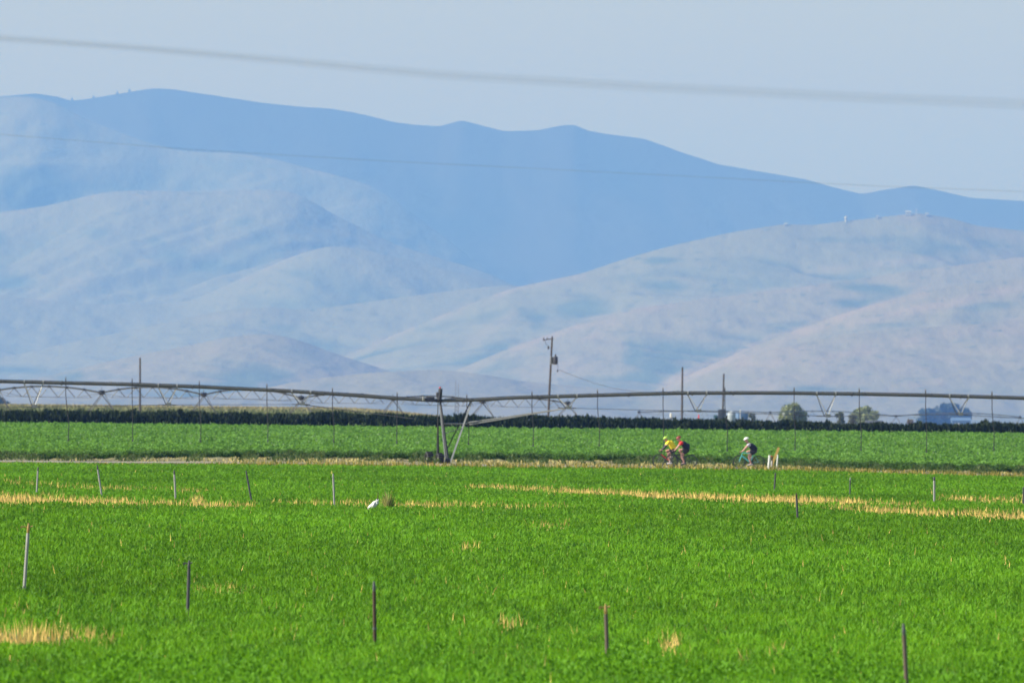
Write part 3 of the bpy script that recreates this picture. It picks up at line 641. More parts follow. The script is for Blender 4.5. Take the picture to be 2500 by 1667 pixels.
# dark tubes beside the pale legs: their shaded side put into the colour
MB().tube([L_(topL + un * .08), L_(footN1 + Vector((.12, .05, 0)))], 0.05, 4, r2=0.085).build('tower_leg', M['dark_steel'], piv)  # shaded side of the near leg, not a leg of its own
MB().tube([L_(topL - un * .0 + nn * .2 + Vector((0, 0, -.9))), L_(footF1 + Vector((.06, .1, 0)))], 0.03, 4, r2=0.075).build('tower_leg', M['dark_steel'], piv)  # shaded side of the far leg, not a leg of its own
zb = gy + .42
MB().tube([L_(at(1048, 1119, 622.6)), L_(at(1066, 1121, 621.6)), L_(at(1093, 1127, 618))], 0.06, 6).build('base_beam', M['galv'], piv)
MB().tube([L_(topL + (footN1 - topL) * .55), L_(topR + (footN2 - topR) * .45)], 0.02, 5).build('cross_brace', M['galv'], piv)
def wheel_piv(c, r, wd_, name='wheel'):
    g = empty(name, L_(c)); g.parent = piv; g.rotation_euler = (0, 0, math.atan(A_Y) + R(4))
    mb = MB(); prof = [(r * .62, -wd_ / 2 * .8), (r * .85, -wd_ / 2), (r * .97, -wd_ / 2 * .8), (r, -wd_ / 4), (r, wd_ / 4), (r * .97, wd_ / 2 * .8), (r * .85, wd_ / 2), (r * .62, wd_ / 2 * .8), (r * .62, -wd_ / 2 * .8)]
    mb.lathe(prof, 28, 'X')
    for k in range(18):
        a = 2 * math.pi * k / 18; mb.box((0, math.cos(a) * r, math.sin(a) * r), (wd_ * .8, .05, .05), 0)
    mb.build('tyre', M['black'], g)
    MB().lathe([(0.02, .04), (r * .3, .05), (r * .63, .09), (r * .63, -.09), (r * .3, -.02), (.02, -.02)], 20, 'X').build('rim', M['galv_light'], g)
wheel_piv(at(1047, 1123, 619), .46, .36); wheel_piv(at(1073, 1125, 618), .44, .32)
mbg = MB(); mbg.box(L_(at(1093, 1126, 618)), (.26, .3, .34), .2, bev=.04); mbg.build('gearbox', M['box'], piv)
# control box and tower top
c = line_pt(1050, 975); MB().box(L_(c), (.46, .3, .28), math.atan(A_Y), bev=.02).build('control_box', M['box'], piv)
c = line_pt(1033, 973); MB().box(L_(c + nn * -.1), (.10, .26, .24), math.atan(A_Y), bev=.01).build('box_plate', M['galv_light'], piv)
mb = MB(); a = line_pt(1072, 976); b_ = line_pt(1076, 948)
mb.tube([L_(a), L_((a + b_) / 2), L_(b_)], [.14, .13, .10], 8); mb.tube([L_(line_pt(1068, 968)), L_(line_pt(1069, 958))], .09, 8)
mb.build('swivel_head', M['dark_steel'], piv)
MB().tube([L_(b_ + Vector((-.04, 0, -.12))), L_(b_ + Vector((-.04, 0, .08)))], .05, 8).build('warning_light', M['red'], piv)
MB().tube([L_(pipe_pt(1062)), L_(pipe_pt(1080))], .10, 10).build('flex_joint', M['dark_steel'], piv)
# hoses with gooseneck
HX = [-168, -4, 160, 322, 486, 651, 811, 969, 1139, 1298, 1458, 1618, 1769, 1938, 2097, 2259, 2421, 2583]
HB = [1071, 1071, 1071, 1072, 1074, 1073, 1075, 1077, 1080, 1084, 1084, 1087, 1096, 1094, 1095, 1099, 1094, 1100]
for k, (px, yb) in enumerate(zip(HX, HB)):
    t0 = pipe_pt(px); s = F / line_d(t0.x)
    sw = [0, 0, 6, 1, 3, 2, 3, -1, 4, 3, 4, 1, 5, 2, 4, 2, 4, 2][k]
    bpt = line_pt(px + sw, yb); z1 = bpt.z
    q = -nn * .12
    pts = [t0 + Vector((0, 0, .05)), t0 + Vector((0, 0, .24)), t0 + q * .5 + Vector((0, 0, .33)), t0 + q + Vector((0, 0, .24))]
    gn = MB().tube([L_(p) for p in pts], .022, 6).build('gooseneck', M['galv'], piv)
    hp = [t0 + q + Vector((0, 0, .24)), t0 + q - Vector((0, 0, .6)), t0 + q + (bpt - t0) * .45, t0 + q + (bpt - t0) * .72 + Vector((.012 * sw, 0, 0)), bpt + q]
    MB().tube([L_(p) for p in hp], .024, 6).build('drop_hose', M['hose'], piv)
    MB().tube([L_(bpt + q), L_(bpt + q - Vector((0, 0, .12)))], [.03, .045], 8).build('sprinkler_nozzle', M['hose'], piv)

# ------------------------------------------------------------------ second pivot, receding behind the weed belt
def far_pivot(label, towers, mids, d0, d1, x0p, x1p, legdrop, ps=0.085, struts=5, mat='galv', lat=1.0):
    def dd(px): return d0 + (d1 - d0) * (px - x0p) / (x1p - x0p)
    root = empty('irrigation_pivot', tuple(at(towers[0][0], towers[0][1], dd(towers[0][0])))); tag(root, label, 'irrigation machine', None)
    o_ = -Vector(root.location); LL = lambda p: Vector(p) + o_
    for i, (px, py) in enumerate(towers):
        d = dd(px); c = at(px, py, d); zb = float(gz(c.x, d))
        dirp = (at(px + 60, py, dd(px + 60)) - at(px - 60, py, dd(px - 60))); dirp.z = 0; dirp.normalize(); nr = Vector((-dirp.y, dirp.x, 0))
        if nr.x < 0: nr = -nr
        for sx in (-1, 1):
            MB().tube([LL(c + dirp * .0 - Vector((0, 0, .1))), LL(Vector((c.x, c.y, zb + .5)) + nr * 2.0 * sx * lat)], .05, 5).build('tower_leg', M[mat], root)
            MB().tube([LL(c + dirp * 1.2), LL(Vector((c.x, c.y, zb + .5)) + nr * 1.8 * sx * lat)], .035, 5).build('tower_leg', M[mat], root)
            MB().lathe([(.25, -.12), (.5, -.15), (.52, 0), (.5, .15), (.25, .12)], 14, 'X', LL(Vector((c.x, c.y, zb + .5)) + nr * 2.1 * sx * lat)).build('wheel', M['black'], root)
        MB().box(LL(c + Vector((0, 0, .05))), (.55, .5, .4), .2, bev=.03).build('tower_box', M['box'], root)
        MB().tube([LL(c), LL(c + Vector((0, 0, .5)))], .03, 5).build('tower_mast', M[mat], root)
        if i < len(towers) - 1:
            px2, py2 = towers[i + 1]; my = mids[i]
            arc = []
            for q in np.linspace(0, 1, 17):
                pxx = px + (px2 - px) * q; b0 = py + (py2 - py) * q; pyy = b0 - 4 * q * (1 - q) * (0.5 * (py + py2) - my)
                arc.append(at(pxx, pyy, dd(pxx)))
            MB().tube([LL(p) for p in arc], ps, 8).build('pipe', M[mat], root)
            lows = {-1: [], 1: []}
            for k in range(1, struts + 1):
                q = k / (struts + 1); j = q * 16; a = arc[int(j)].lerp(arc[min(16, int(j) + 1)], j - int(j))
                for sx in (-1, 1):
                    drop = .95 * (4 * q * (1 - q)) ** .5 + .05
                    lo = a + nr * (.85 * sx * lat) * (.55 + .45 * (4 * q * (1 - q))) - Vector((0, 0, drop)); lows[sx].append(lo)
                    MB().tube([LL(a), LL(lo)], .032, 4).build('truss_strut', M[mat], root)
                MB().tube([LL(a - dirp * .35), LL(a + dirp * .35)], ps * 1.55, 6).build('pipe_clamp', M['box'], root)
            for sx in (-1, 1):
                MB().tube([LL(arc[0])] + [LL(p) for p in lows[sx]] + [LL(arc[-1])], .016, 4).build('truss_rod', M[mat], root)
    return root
far_pivot('second irrigation machine seen end on, receding behind the dark weed belt', [(-8, 953), (248, 959), (497, 964), (735, 972), (959, 974), (1178, 981), (1386, 985)],
          [943, 945, 950, 961, 967, 972], 1030, 1290, -8, 1386, 0)
far_pivot('faintest irrigation machine, far off behind the trees at the right', [(1560, 1006), (1880, 1007), (2187, 1016), (2490, 1018)], [1003, 1004, 1008], 2350, 2700, 1560, 2490, 0, ps=0.10, lat=.9)

# ------------------------------------------------------------------ utility poles and wires
def pole(px, py, px2, d, label, r=.13, group=None, nm='utility_pole'):
    c = at(px, py, d); zb = float(gz(c.x, d)); xb = xat(px2, d)
    root = empty(nm, (xb, d, zb)); tag(root, label, 'pole', group)
    MB().tube([(0, 0, -.5), ((c.x - xb) / 2, 0, (c.z - zb) / 2), (c.x - xb, 0, c.z - zb)], [r * 1.15, r, r * .8], 10).build('shaft', M['wood'], root)
    return root, Vector((c.x - xb, 0, c.z - zb))
g_ = 'bare wooden utility poles beyond the weed belt'
pole(342, 873, 342, 1390, 'bare wooden pole standing alone at the left behind the pivot pipe', group=g_)
pole(1666, 896, 1665, 1500, 'taller bare wooden pole, left one of the two right of the transformer pole', r=.14, group=g_)
r4, tp = pole(1767, 912, 1764, 1735, 'bare wooden pole with a dark electric cabinet at its foot', r=.15, group=g_)
MB().box((-.15, -.3, 1.75), (1.1, .5, 2.6), 0, bev=.05).build('cabinet', M['box'], r4)
d = 1150
r2, tp = pole(1348, 823, 1337, d, 'leaning wooden utility pole with crossarm and dark transformer can', r=.115)
s = F / d
MB().tube([tp + Vector((-.95, 0, -.30)), tp + Vector((.12, 0, -.16))], .055, 6).build('crossarm', M['wood'], r2)
for dx in (-.85, -.5): 
    q = tp + Vector((dx, 0, -.24)); MB().lathe([(.02, 0), (.06, .02), (.04, .08), (.07, .10), (.04, .17), (.01, .2)], 10, 'Z', q).build('insulator', M['box'], r2)
MB().tube([tp + Vector((0, -.12, -.02)), tp + Vector((0, -.12, .12))], .05, 8).build('insulator', M['box'], r2)
q = tp + Vector((-.38, 0, -1.05)); MB().lathe([(.02, -.2), (.09, -.15), (.09, .1), (.03, .18)], 10, 'Z', q).build('fuse_cutout', M['box'], r2)
MB().tube([tp + Vector((-.75, 0, -.3)), tp + Vector((-.62, 0, -.7)), tp + Vector((-.38, 0, -.9)), tp + Vector((-.1, 0, -1.2))], .018, 5).build('jumper_wire', M['hose'], r2)
q = tp + Vector((.36, 0, -2.35))
tr = MB().lathe([(.01, -.42), (.22, -.40), (.25, -.32), (.25, .30), (.23, .38), (.08, .42), (.07, .62), (.01, .64)], 18, 'Z', q).build('transformer', M['box'], r2)
MB().box(q + Vector((-.30, 0, .0)), (.2, .16, .7), 0, bev=.02).build('bracket', M['galv'], r2)
MB().tube([q + Vector((.2, 0, .1)), q + Vector((.26, 0, -.5)), q + Vector((.22, 0, -1.0))], .015, 5).build('jumper_wire', M['hose'], r2)
MB().lathe([(.01, -.12), (.08, -.08), (.08, .06), (.01, .1)], 8, 'Z', q + Vector((.22, 0, -1.05))).build('insulator', M['box'], r2)
MB().box(tp + Vector((-.12, -.1, -2.35)), (.10, .06, .9), 0).build('pole_plate', M['galv_light'], r2)
p0 = at(1362, 902, d); pts = [p0]
for px, py, dd in ((1400, 917, 1180), (1450, 935, 1225), (1500, 948, 1280), (1560, 957, 1345), (1620, 958, 1420), (1665, 952, 1499)): pts.append(at(px, py, dd))
o = MB().tube(pts, .022, 5).build('service_wire', M['wire']); tag(o, 'thin sagging wire running right from the transformer pole', 'wire')
# distant twin mast
d = 3600; c = at(1116, 930, d); zb = float(gz(c.x, d)); rootm = empty('lattice_mast', (c.x, d, zb)); tag(rootm, 'faint far lattice mast with two thin spires right of the pivot tower', 'mast')
Hm = c.z - zb; sp = 3.3 / (F / d)
for sx, dz in ((-1, 0), (1, -.9)): MB().tube([(sx * sp * 1.3, 0, -.3), (sx * sp * 1.1, 0, Hm * .5), (sx * sp, 0, Hm + dz)], [.12, .10, .07], 6).build('spire', M['galv'], rootm)
mb = MB(); k = 0
for z_ in np.arange(.5, Hm * .62, 1.2):
    mb.tube([(-sp * 1.2, 0, z_), (sp * 1.2, 0, z_ + 1.2)], .05, 4); mb.tube([(sp * 1.2, 0, z_), (-sp * 1.2, 0, z_ + 1.2)], .05, 4)
mb.build('bracing', M['galv'], rootm)

def cable(pts, d, r, label, name='power_line', grp=None):
    P = [(p[0] * S, p[1] * S) for p in pts]
    a, b_ = at(*P[0], d), at(*P[-1], d)
    c_ = [at(*p, d) for p in P]
    da = (c_[0] - c_[1]).normalized(); db = (c_[-1] - c_[-2]).normalized()
    c_ = [c_[0] + da * 35 + Vector((0, 0, .35))] + c_ + [c_[-1] + db * 35 + Vector((0, 0, .25))]
    o = MB().tube(c_, r, 8).build(name, M['wire']); tag(o, label, 'power line', grp)
cable([(-60, 80), (0, 86), (300, 107), (600, 132), (1008, 168), (1500, 196), (2000, 220), (2352, 234), (2420, 237)], 54, .0014, 'upper blurred cable of the close pair crossing the sky', grp='cables crossing the sky')
cable([(-60, 85), (0, 91), (300, 112), (600, 139), (1008, 177), (1500, 206), (2000, 231), (2352, 246), (2420, 249)], 54.3, .0014, 'lower blurred cable of the close pair crossing the sky', grp='cables crossing the sky')
cable([(-60, 304), (0, 309), (440, 344), (900, 371), (1300, 391), (1600, 406), (1860, 420), (2100, 431), (2352, 440), (2420, 443)], 112, .0012, 'single thin cable crossing in front of the blue ridge', grp='cables crossing the sky')

# ------------------------------------------------------------------ sprinkler risers
def riser(t_, b_, label, mt, r, head='knob', hm='dark_pipe', grp=None, band=False):
    tx, ty = t_[0] * S, t_[1] * S; bx, by = b_[0] * S, b_[1] * S
    g = on(bx, by, 0.28); tpt = at(tx, ty, g.y)
    dirv = (tpt - g).normalized(); base = g - dirv * (g.z / dirv.z)
    root = empty('sprinkler_riser', base); tag(root, label, 'sprinkler riser', grp)
    T = tpt - base
    hl = min(.14, T.length * .12)
    MB().tube([Vector((0, 0, 0)) - dirv * .1, T * .5, T - dirv * hl], r, 12).build('riser_pipe', M[mt], root)
    if band: MB().tube([T * .42, T * .42 + dirv * .03], r * 1.2, 12).build('pipe_collar', M['galv'], root)
    q = T - dirv * hl
    h_ = MB(); h_.tube([q, q + dirv * hl * .25, q + dirv * hl * .6, T], [r * .75, r * 1.05, r * .8, r * .45], 10)
    ho = h_.build('sprinkler_head', M[hm], root)
    if head == 'arm':
        a = MB(); z_ = q + dirv * hl * .6; k_ = 1.0 if hm == 'brass' and mt == 'gray_pipe' else .62
        a.tube([z_ + Vector((-.10 * k_, 0, .01)), z_, z_ + Vector((.06 * k_, 0, .015))], [.010, .007, .012], 6)
        a.box(z_ + Vector((-.10 * k_, 0, .0)), (.022, .015, .03), 0)
        a.build('swing_arm', M[hm], root)
    return root
gN = 'sprinkler risers of the near row'; gF = 'sprinkler risers of the far left row'; gR = 'sprinkler risers of the far right row'
riser((66, 1201), (56, 1347), 'tall pale grey riser with tan swing arm, leftmost of the near row', 'gray_pipe', .023, 'arm', 'brass', gN)
riser((434.5, 1286), (431, 1404), 'dark grey riser with a small dark head, second from left in the near row', 'dark_pipe', .020, 'arm', 'dark_pipe', gN)
riser((859, 1334), (861, 1468), 'black riser with reddish edge and narrow head, middle of the near row', 'rust', .020, 'knob', 'galv', gN, True)
riser((1391, 1386), (1395, 1517), 'brown riser with brass coloured head and swing arm, fourth of the near row', 'brown_pipe', .020, 'arm', 'brass', gN)
riser((2075, 1431), (2083, 1585), 'brown riser reaching the bottom edge, rightmost of the near row', 'brown_pipe', .020, 'knob', 'galv', gN)
riser((87.5, 1072), (84.5, 1126), 'leftmost pale riser in the far left row, near the road', 'gray_pipe', .026, 'knob', 'dark_pipe', gF)
riser((223, 1067), (233, 1134), 'riser leaning left, second in the far left row', 'gray_pipe', .026, 'knob', 'dark_pipe', gF)
riser((400, 1079), (403, 1141), 'nearly upright riser with a dark knob, third in the far left row', 'gray_pipe', .028, 'knob', 'dark_pipe', gF)
riser((565, 1080), (577, 1147), 'most tilted dark riser, fourth in the far left row', 'dark_pipe', .026, 'knob', 'dark_pipe', gF)
riser((765, 1087), (768, 1159), 'upright grey riser left of the white plastic bag', 'gray_pipe', .026, 'knob', 'gray_pipe', gF)
riser((1781, 1085), (1779, 1121), 'short dark riser under the white marker posts', 'dark_pipe', .028, 'knob', 'dark_pipe', gR)
riser((1953, 1096), (1952, 1135), 'thin grey riser between the marker posts and the double riser', 'dark_pipe', .022, 'knob', 'gray_pipe', gR)
riser((2146, 1094), (2146, 1151), 'thicker pale riser standing beside the dry strip at right', 'gray_pipe', .035, 'arm', 'dark_pipe', gR)
riser((2351, 1117), (2351, 1155), 'riser cut by the right frame edge', 'dark_pipe', .03, 'knob', 'dark_pipe', gR)
riser((1829, 1132), (1832, 1189), 'rusty topped grey riser in front of the yellow strip', 'dark_pipe', .026, 'knob', 'rust', gR)

# ------------------------------------------------------------------ small things by the road and in the field
def post(px0, y0_, px1, y1_, d, r, label, mt, cat, nm):
    a = at(px0, y0_, d); b_ = at(px1, y1_, d); zb = float(gz(b_.x, d)); dv = (a - b_).normalized(); base = b_ - dv * ((b_.z - zb) / dv.z)
    root = empty(nm, base); tag(root, label, cat)
    T = a - base
    MB().tube([-dv * .1, T * .96, T], [r, r, r * .75], 12).build('shaft', M[mt], root)
    MB().tube([T * .97, T * 1.01], r * 1.12, 12).build('cap', M[mt], root)
    return root
post(1879, 1111, 1876, 1143, 586, .055, 'thicker white marker post left of the leaning yellow board', 'white', 'post', 'marker_post')
post(1899, 1110, 1896, 1143, 586, .036, 'thinner white marker post right of the leaning yellow board', 'white', 'post', 'marker_post')
post(1884.5, 1124, 1883.5, 1143, 587, .045, 'short grey pipe stub between the two white posts', 'gray_pipe', 'pipe stub', 'pipe_stub')
q = at(1884.5, 1118, 587); root = empty('valve', q - Vector((0, 0, .2))); tag(root, 'small rusty red valve on top of the grey pipe stub', 'valve')
MB().tube([(0, 0, .05), (0, 0, .28)], [.04, .05], 8).build('valve_body', M['rust'], root)
MB().lathe([(.02, -.015), (.09, -.015), (.09, .015), (.02, .015)], 14, 'Z', (0, 0, .3)).build('hand_wheel', M['red'], root)
a = at(1901.5, 1092, 588); b_ = at(1890, 1121, 588); bb = a + (b_ - a) * 1.85
root = empty('wooden_board', bb); tag(root, 'yellow wooden board leaning to the right between the white posts', 'board')
T = a - bb; mb = MB(); dv = T.normalized(); sd_ = Vector((dv.z, 0, -dv.x)) * .06
vv = [mb.bm.verts.new(p + sg * sd_ + Vector((0, yo, 0))) for p in (Vector((0, 0, 0)), T) for sg in (-1, 1) for yo in (-.02, .02)]
for f in ((0, 1, 3, 2), (4, 6, 7, 5), (0, 4, 5, 1), (2, 3, 7, 6), (0, 2, 6, 4), (1, 5, 7, 3)): mb.bm.faces.new([vv[i] for i in f])
mb.build('plank', M['stake'], root, smooth=False)
# white plastic bag
g = on(915, 1240, .26); d = g.y; s = F / d
root = empty('plastic_bag', (g.x, d, 0)); tag(root, 'crumpled white plastic bag caught in the grass beside a dry weed', 'bag')
bmq = bmesh.new(); bmesh.ops.create_icosphere(bmq, subdivisions=4, radius=1)
r_ = random.Random(4)
from mathutils import noise
for v in bmq.verts:
    p = v.co.copy(); k = 1 + .5 * noise.noise(p * 1.9) + .35 * noise.noise(p * 4.3)
    v.co = Vector((p.x * .075 * k, p.y * .07 * k, p.z * .125 * k)); v.co.x += v.co.z * .45
    if p.x < -.3 and p.z < .2: v.co.x -= .13 * (-.3 - p.x); v.co.z -= .06
mq = bpy.data.meshes.new('bag_body'); bmq.to_mesh(mq); bmq.free(); mq.polygons.foreach_set('use_smooth', np.ones(len(mq.polygons), bool))
ob = link('bag_body', mq, M['white'], root); ob.location = (.0, 0, .36)
mb = MB(); mb.tube([(-.15, 0, .27), (-.07, 0, .31), (0.0, 0, .33)], [.03, .05, .05], 8); mb.build('bag_handle', M['tank'], root)
mb = MB(); mb.tube([(.07, .02, .42), (.075, .02, .55), (.085, .02, .68)], [.018, .014, .006], 6); mb.build('twisted_neck', M['rust'], root)
# dry weed
g = on(947, 1238, .26); root = empty('tumbleweed', (g.x, g.y, 0)); tag(root, 'grey green dry weed clump right of the white plastic bag', 'weed')
r_ = np.random.default_rng(5); n = 230
v = r_.normal(0, 1, (n, 3)); v /= np.linalg.norm(v, axis=1)[:, None]; v[:, 2] = np.abs(v[:, 2])
c = np.zeros((n, 3)); c[:, 2] = .12; tip = c + v * np.array([.30, .2, .66]) * r_.uniform(.5, 1.1, n)[:, None]
sidev = np.cross(v, r_.normal(0, 1, (n, 3))); sidev /= np.linalg.norm(sidev, axis=1)[:, None]; mid = (c + tip) / 2
P = np.stack([c, mid + sidev * .014, tip, mid - sidev * .014], 1)
tn = np.where((v[:, 0] > .35)[:, None], np.array([.14, .19, .05]), np.array([.40, .40, .18])) * r_.uniform(.7, 1.3, n)[:, None]  # right hand stems darker: the clump's shaded side put into the colour
link('stems', np_mesh('stems', P.reshape(-1, 3), np.arange(n * 4).reshape(n, 4), np.repeat(tn, 4, axis=0)), M['leaf'], root)
# objects behind the belt
def onbelt(px, d): X = xat(px, d); return X, float(gz(X, d))
X, zb = onbelt(1638, 1300); zt = at(1638, 1008, 1300).z
root = empty('vent_pipe', (X, 1300, zb)); tag(root, 'thin dark pipe with a white cap behind the weed belt', 'pipe')
MB().tube([(0, 0, -.2), (0, 0, zt - zb - .5)], .06, 8).build('pipe', M['dark_pipe'], root)
MB().tube([(0, 0, zt - zb - .5), (0, 0, zt - zb - .1), (0, 0, zt - zb)], [.13, .14, .05], 10).build('cap', M['white'], root)
X, zb = onbelt(1706, 1250); zt = at(1706, 1011, 1250).z
root = empty('hydrant', (X, 1250, zb)); tag(root, 'small hydrant with red top poking over the weed belt', 'hydrant')
MB().tube([(0, 0, -.2), (0, 0, zt - zb - .5)], [.16, .10], 10).build('body', M['box'], root)
MB().tube([(0, 0, zt - zb - .5), (0, 0, zt - zb - .1), (0, 0, zt - zb)], [.09, .06, .02], 10).build('cap', M['red'], root)
X, zb = onbelt(1786, 2300); s = F / 2300.; zt = at(1786, 1003, 2300).z
root = empty('storage_tank', (X, 2300, zb)); tag(root, 'pale rounded storage tank behind the belt, left of the dark truck box', 'tank')
MB().lathe([(.95, 0), (.95, (zt - zb) * .72), (.85, (zt - zb) * .86), (.4, (zt - zb) * .97), (.01, zt - zb)], 24).build('shell', M['haze_tank'], root)
mb = MB(); mb.lathe([(.96, (zt - zb) * .35), (.985, (zt - zb) * .36), (.96, (zt - zb) * .37)], 24); mb.build('band', M['galv'], root)
X, zb = onbelt(1811, 2200); zt = at(1811, 1007, 2200).z
root = empty('box_truck', (X, 2200, zb)); tag(root, 'dark blue box truck parked behind the belt beside the pale tank', 'truck')
ht = zt - zb
MB().box((.0, 0, .75 + (ht - .75) / 2), (1.9, 4.5, ht - .75), .1, bev=.05).build('cargo_box', M['blueg'], root)
MB().box((-.1, -3.1, 1.25), (1.8, 1.5, 1.6), .1, bev=.15).build('cab', M['box'], root)
for sx in (-1, 1):
    for yy_ in (-2.9, 1.4): MB().lathe([(.15, -.12), (.42, -.13), (.44, 0), (.42, .13), (.15, .12)], 16, 'X', (sx * .8, yy_, .44)).build('wheel', M['black'], root)
X, zb = onbelt(1807, 2100); zt = at(1807, 999, 2100).z
root = empty('white_pole', (X, 2100, zb)); tag(root, 'thin white pole in front of the dark blue box truck', 'pole')
MB().tube([(0, 0, -.2), (0, 0, zt - zb)], [.07, .05], 8).build('shaft', M['white'], root)
def shed(px, d, wpx, ytop, label, mw, mr, dep=6, nm='metal_shed', rise=.25):
    X, zb = onbelt(px, d); s = F / d; zt = at(px, ytop, d).z; W = wpx / s; ht = zt - zb
    root = empty(nm, (X, d, zb)); tag(root, label, 'building')
    hw_ = ht * (1 - rise)
    MB().box((0, 0, hw_ / 2 - .25), (W, dep, hw_ + .5), 0).build('wall', M[mw], root)
    mb = MB(); v = [mb.bm.verts.new(p) for p in ((-W * .53, -dep * .55, hw_ + .01), (W * .53, -dep * .55, hw_ + .01), (W * .53, dep * .55, hw_ + .01), (-W * .53, dep * .55, hw_ + .01), (-W * .53, 0, ht), (W * .53, 0, ht))]
    for f in ((0, 1, 5, 4), (2, 3, 4, 5), (0, 4, 3), (1, 2, 5), (0, 3, 2, 1)): mb.bm.faces.new([v[i] for i in f])
    mb.build('roof', M[mr], root, smooth=False)
    MB().box((-W * .2, -dep / 2 - .04, hw_ * .35), (W * .28, .06, hw_ * .7), 0).build('door', M['tank'], root)
    return root
shed(2346, 8500, 46, 1019, 'hazy blue metal shed in front of the far grove', 'blueg', 'blueg', 14)
shed(2133, 2500, 38, 1026, 'dark low shed at the foot of the broad olive tree', 'box', 'galv', 5)
X, zb = onbelt(1913, 2000); q = at(1913, 1011, 2000)
root = empty('sign_board', (q.x, 2000, zb)); tag(root, 'tiny pale sign in front of the round olive tree', 'sign')
MB().tube([(0, 0, -.2), (0, 0, q.z - zb)], .04, 6).build('post', M['galv'], root); MB().box((0, -.05, q.z - zb), (.36, .04, .55), 0).build('panel', M['white'], root)
# hilltop buildings
crx, crz, D = crest_of['righthill']
def hilltop(px, wd_, ht, label, kind_):
    X = xat(px, D); zb = float(np.interp(X, crx, crz)) - 3
    root = empty('hilltop_building' if kind_ != 'dome' else 'radar_tower', (X, D - 10, zb)); tag(root, label, 'building' if kind_ != 'dome' else 'tower', 'pale structures on the right hill crest')
    if kind_ == 'dome':
        MB().tube([(0, 0, 0), (0, 0, ht * .5)], [3.2, 2.6], 12).build('tower_shaft', M['dull_white'], root); MB().ball((0, 0, ht * .75), wd_ / 2, sub=3).build('dome', M['dull_white'], root)
    else:
        MB().box((0, 0, ht / 2), (wd_, 8, ht), 0).build('wall', M['dull_white'], root)
        mb = MB(); W = wd_ * .54; v = [mb.bm.verts.new(p) for p in ((-W, -5, ht + .05), (W, -5, ht + .05), (W, 5, ht + .05), (-W, 5, ht + .05), (-W, 0, ht * 1.3), (W, 0, ht * 1.3))]
        for f in ((0, 1, 5, 4), (2, 3, 4, 5), (0, 4, 3), (1, 2, 5), (0, 3, 2, 1)): mb.bm.faces.new([v[i] for i in f])
        mb.build('roof', M['dull_white'], root, smooth=False)
hilltop(2060, 9, 15, 'white radar dome on a short tower, left on the right hill crest', 'dome')
hilltop(1914, 9, 5, 'low white building farthest left on the right hill crest', 'b')
hilltop(2137, 6, 6, 'small white hut between the dome and the summit cluster', 'b')
hilltop(2212, 14, 9, 'larger white building of the summit cluster', 'b')
hilltop(2258, 8, 5, 'small white building right of the summit cluster', 'b')
X = xat(2232, D); zb = float(np.interp(X, crx, crz)) - 3; root = empty('radio_mast', (X, D - 8, zb)); tag(root, 'slim radio mast beside the larger summit building', 'mast', 'pale structures on the right hill crest')
MB().tube([(0, 0, 0), (0, 0, 17)], [1.2, .5], 6).build('mast_tube', M['dull_white'], root)
MB().lathe([(.2, -.4), (1.6, 0), (1.8, .4)], 12, 'Y', (0, -1, 12)).build('dish', M['dull_white'], root)

# ------------------------------------------------------------------ cyclists
def skin_mesh(name, verts, edges, radii, mat, parent, sub=2, root=0):
    me = bpy.data.meshes.new(name + '_cage'); me.from_pydata([tuple(v) for v in verts], edges, []); me.update()
    o = bpy.data.objects.new(name + '_cage', me); col.objects.link(o)
    mo = o.modifiers.new('skin', 'SKIN')
    sv = me.skin_vertices[0].data if len(me.skin_vertices) else None
    if sv is None:
        bmx = bmesh.new(); bmx.from_mesh(me); bmx.verts.layers.skin.verify(); bmx.to_mesh(me); bmx.free(); sv = me.skin_vertices[0].data
    for i, r in enumerate(radii):
        sv[i].radius = (r, r) if not isinstance(r, tuple) else r
        sv[i].use_root = (i == root)
    mo.use_smooth_shade = True
    ms = o.modifiers.new('sub', 'SUBSURF'); ms.levels = sub; ms.render_levels = sub
    dg = bpy.context.evaluated_depsgraph_get(); dg.update()
    out = bpy.data.meshes.new_from_object(o.evaluated_get(dg)); out.name = name
    bpy.data.objects.remove(o)
    out.materials.clear()
    return link(name, out, mat, parent)
def lerp(a, b, t): return tuple(a[i] + (b[i] - a[i]) * t for i in range(3))
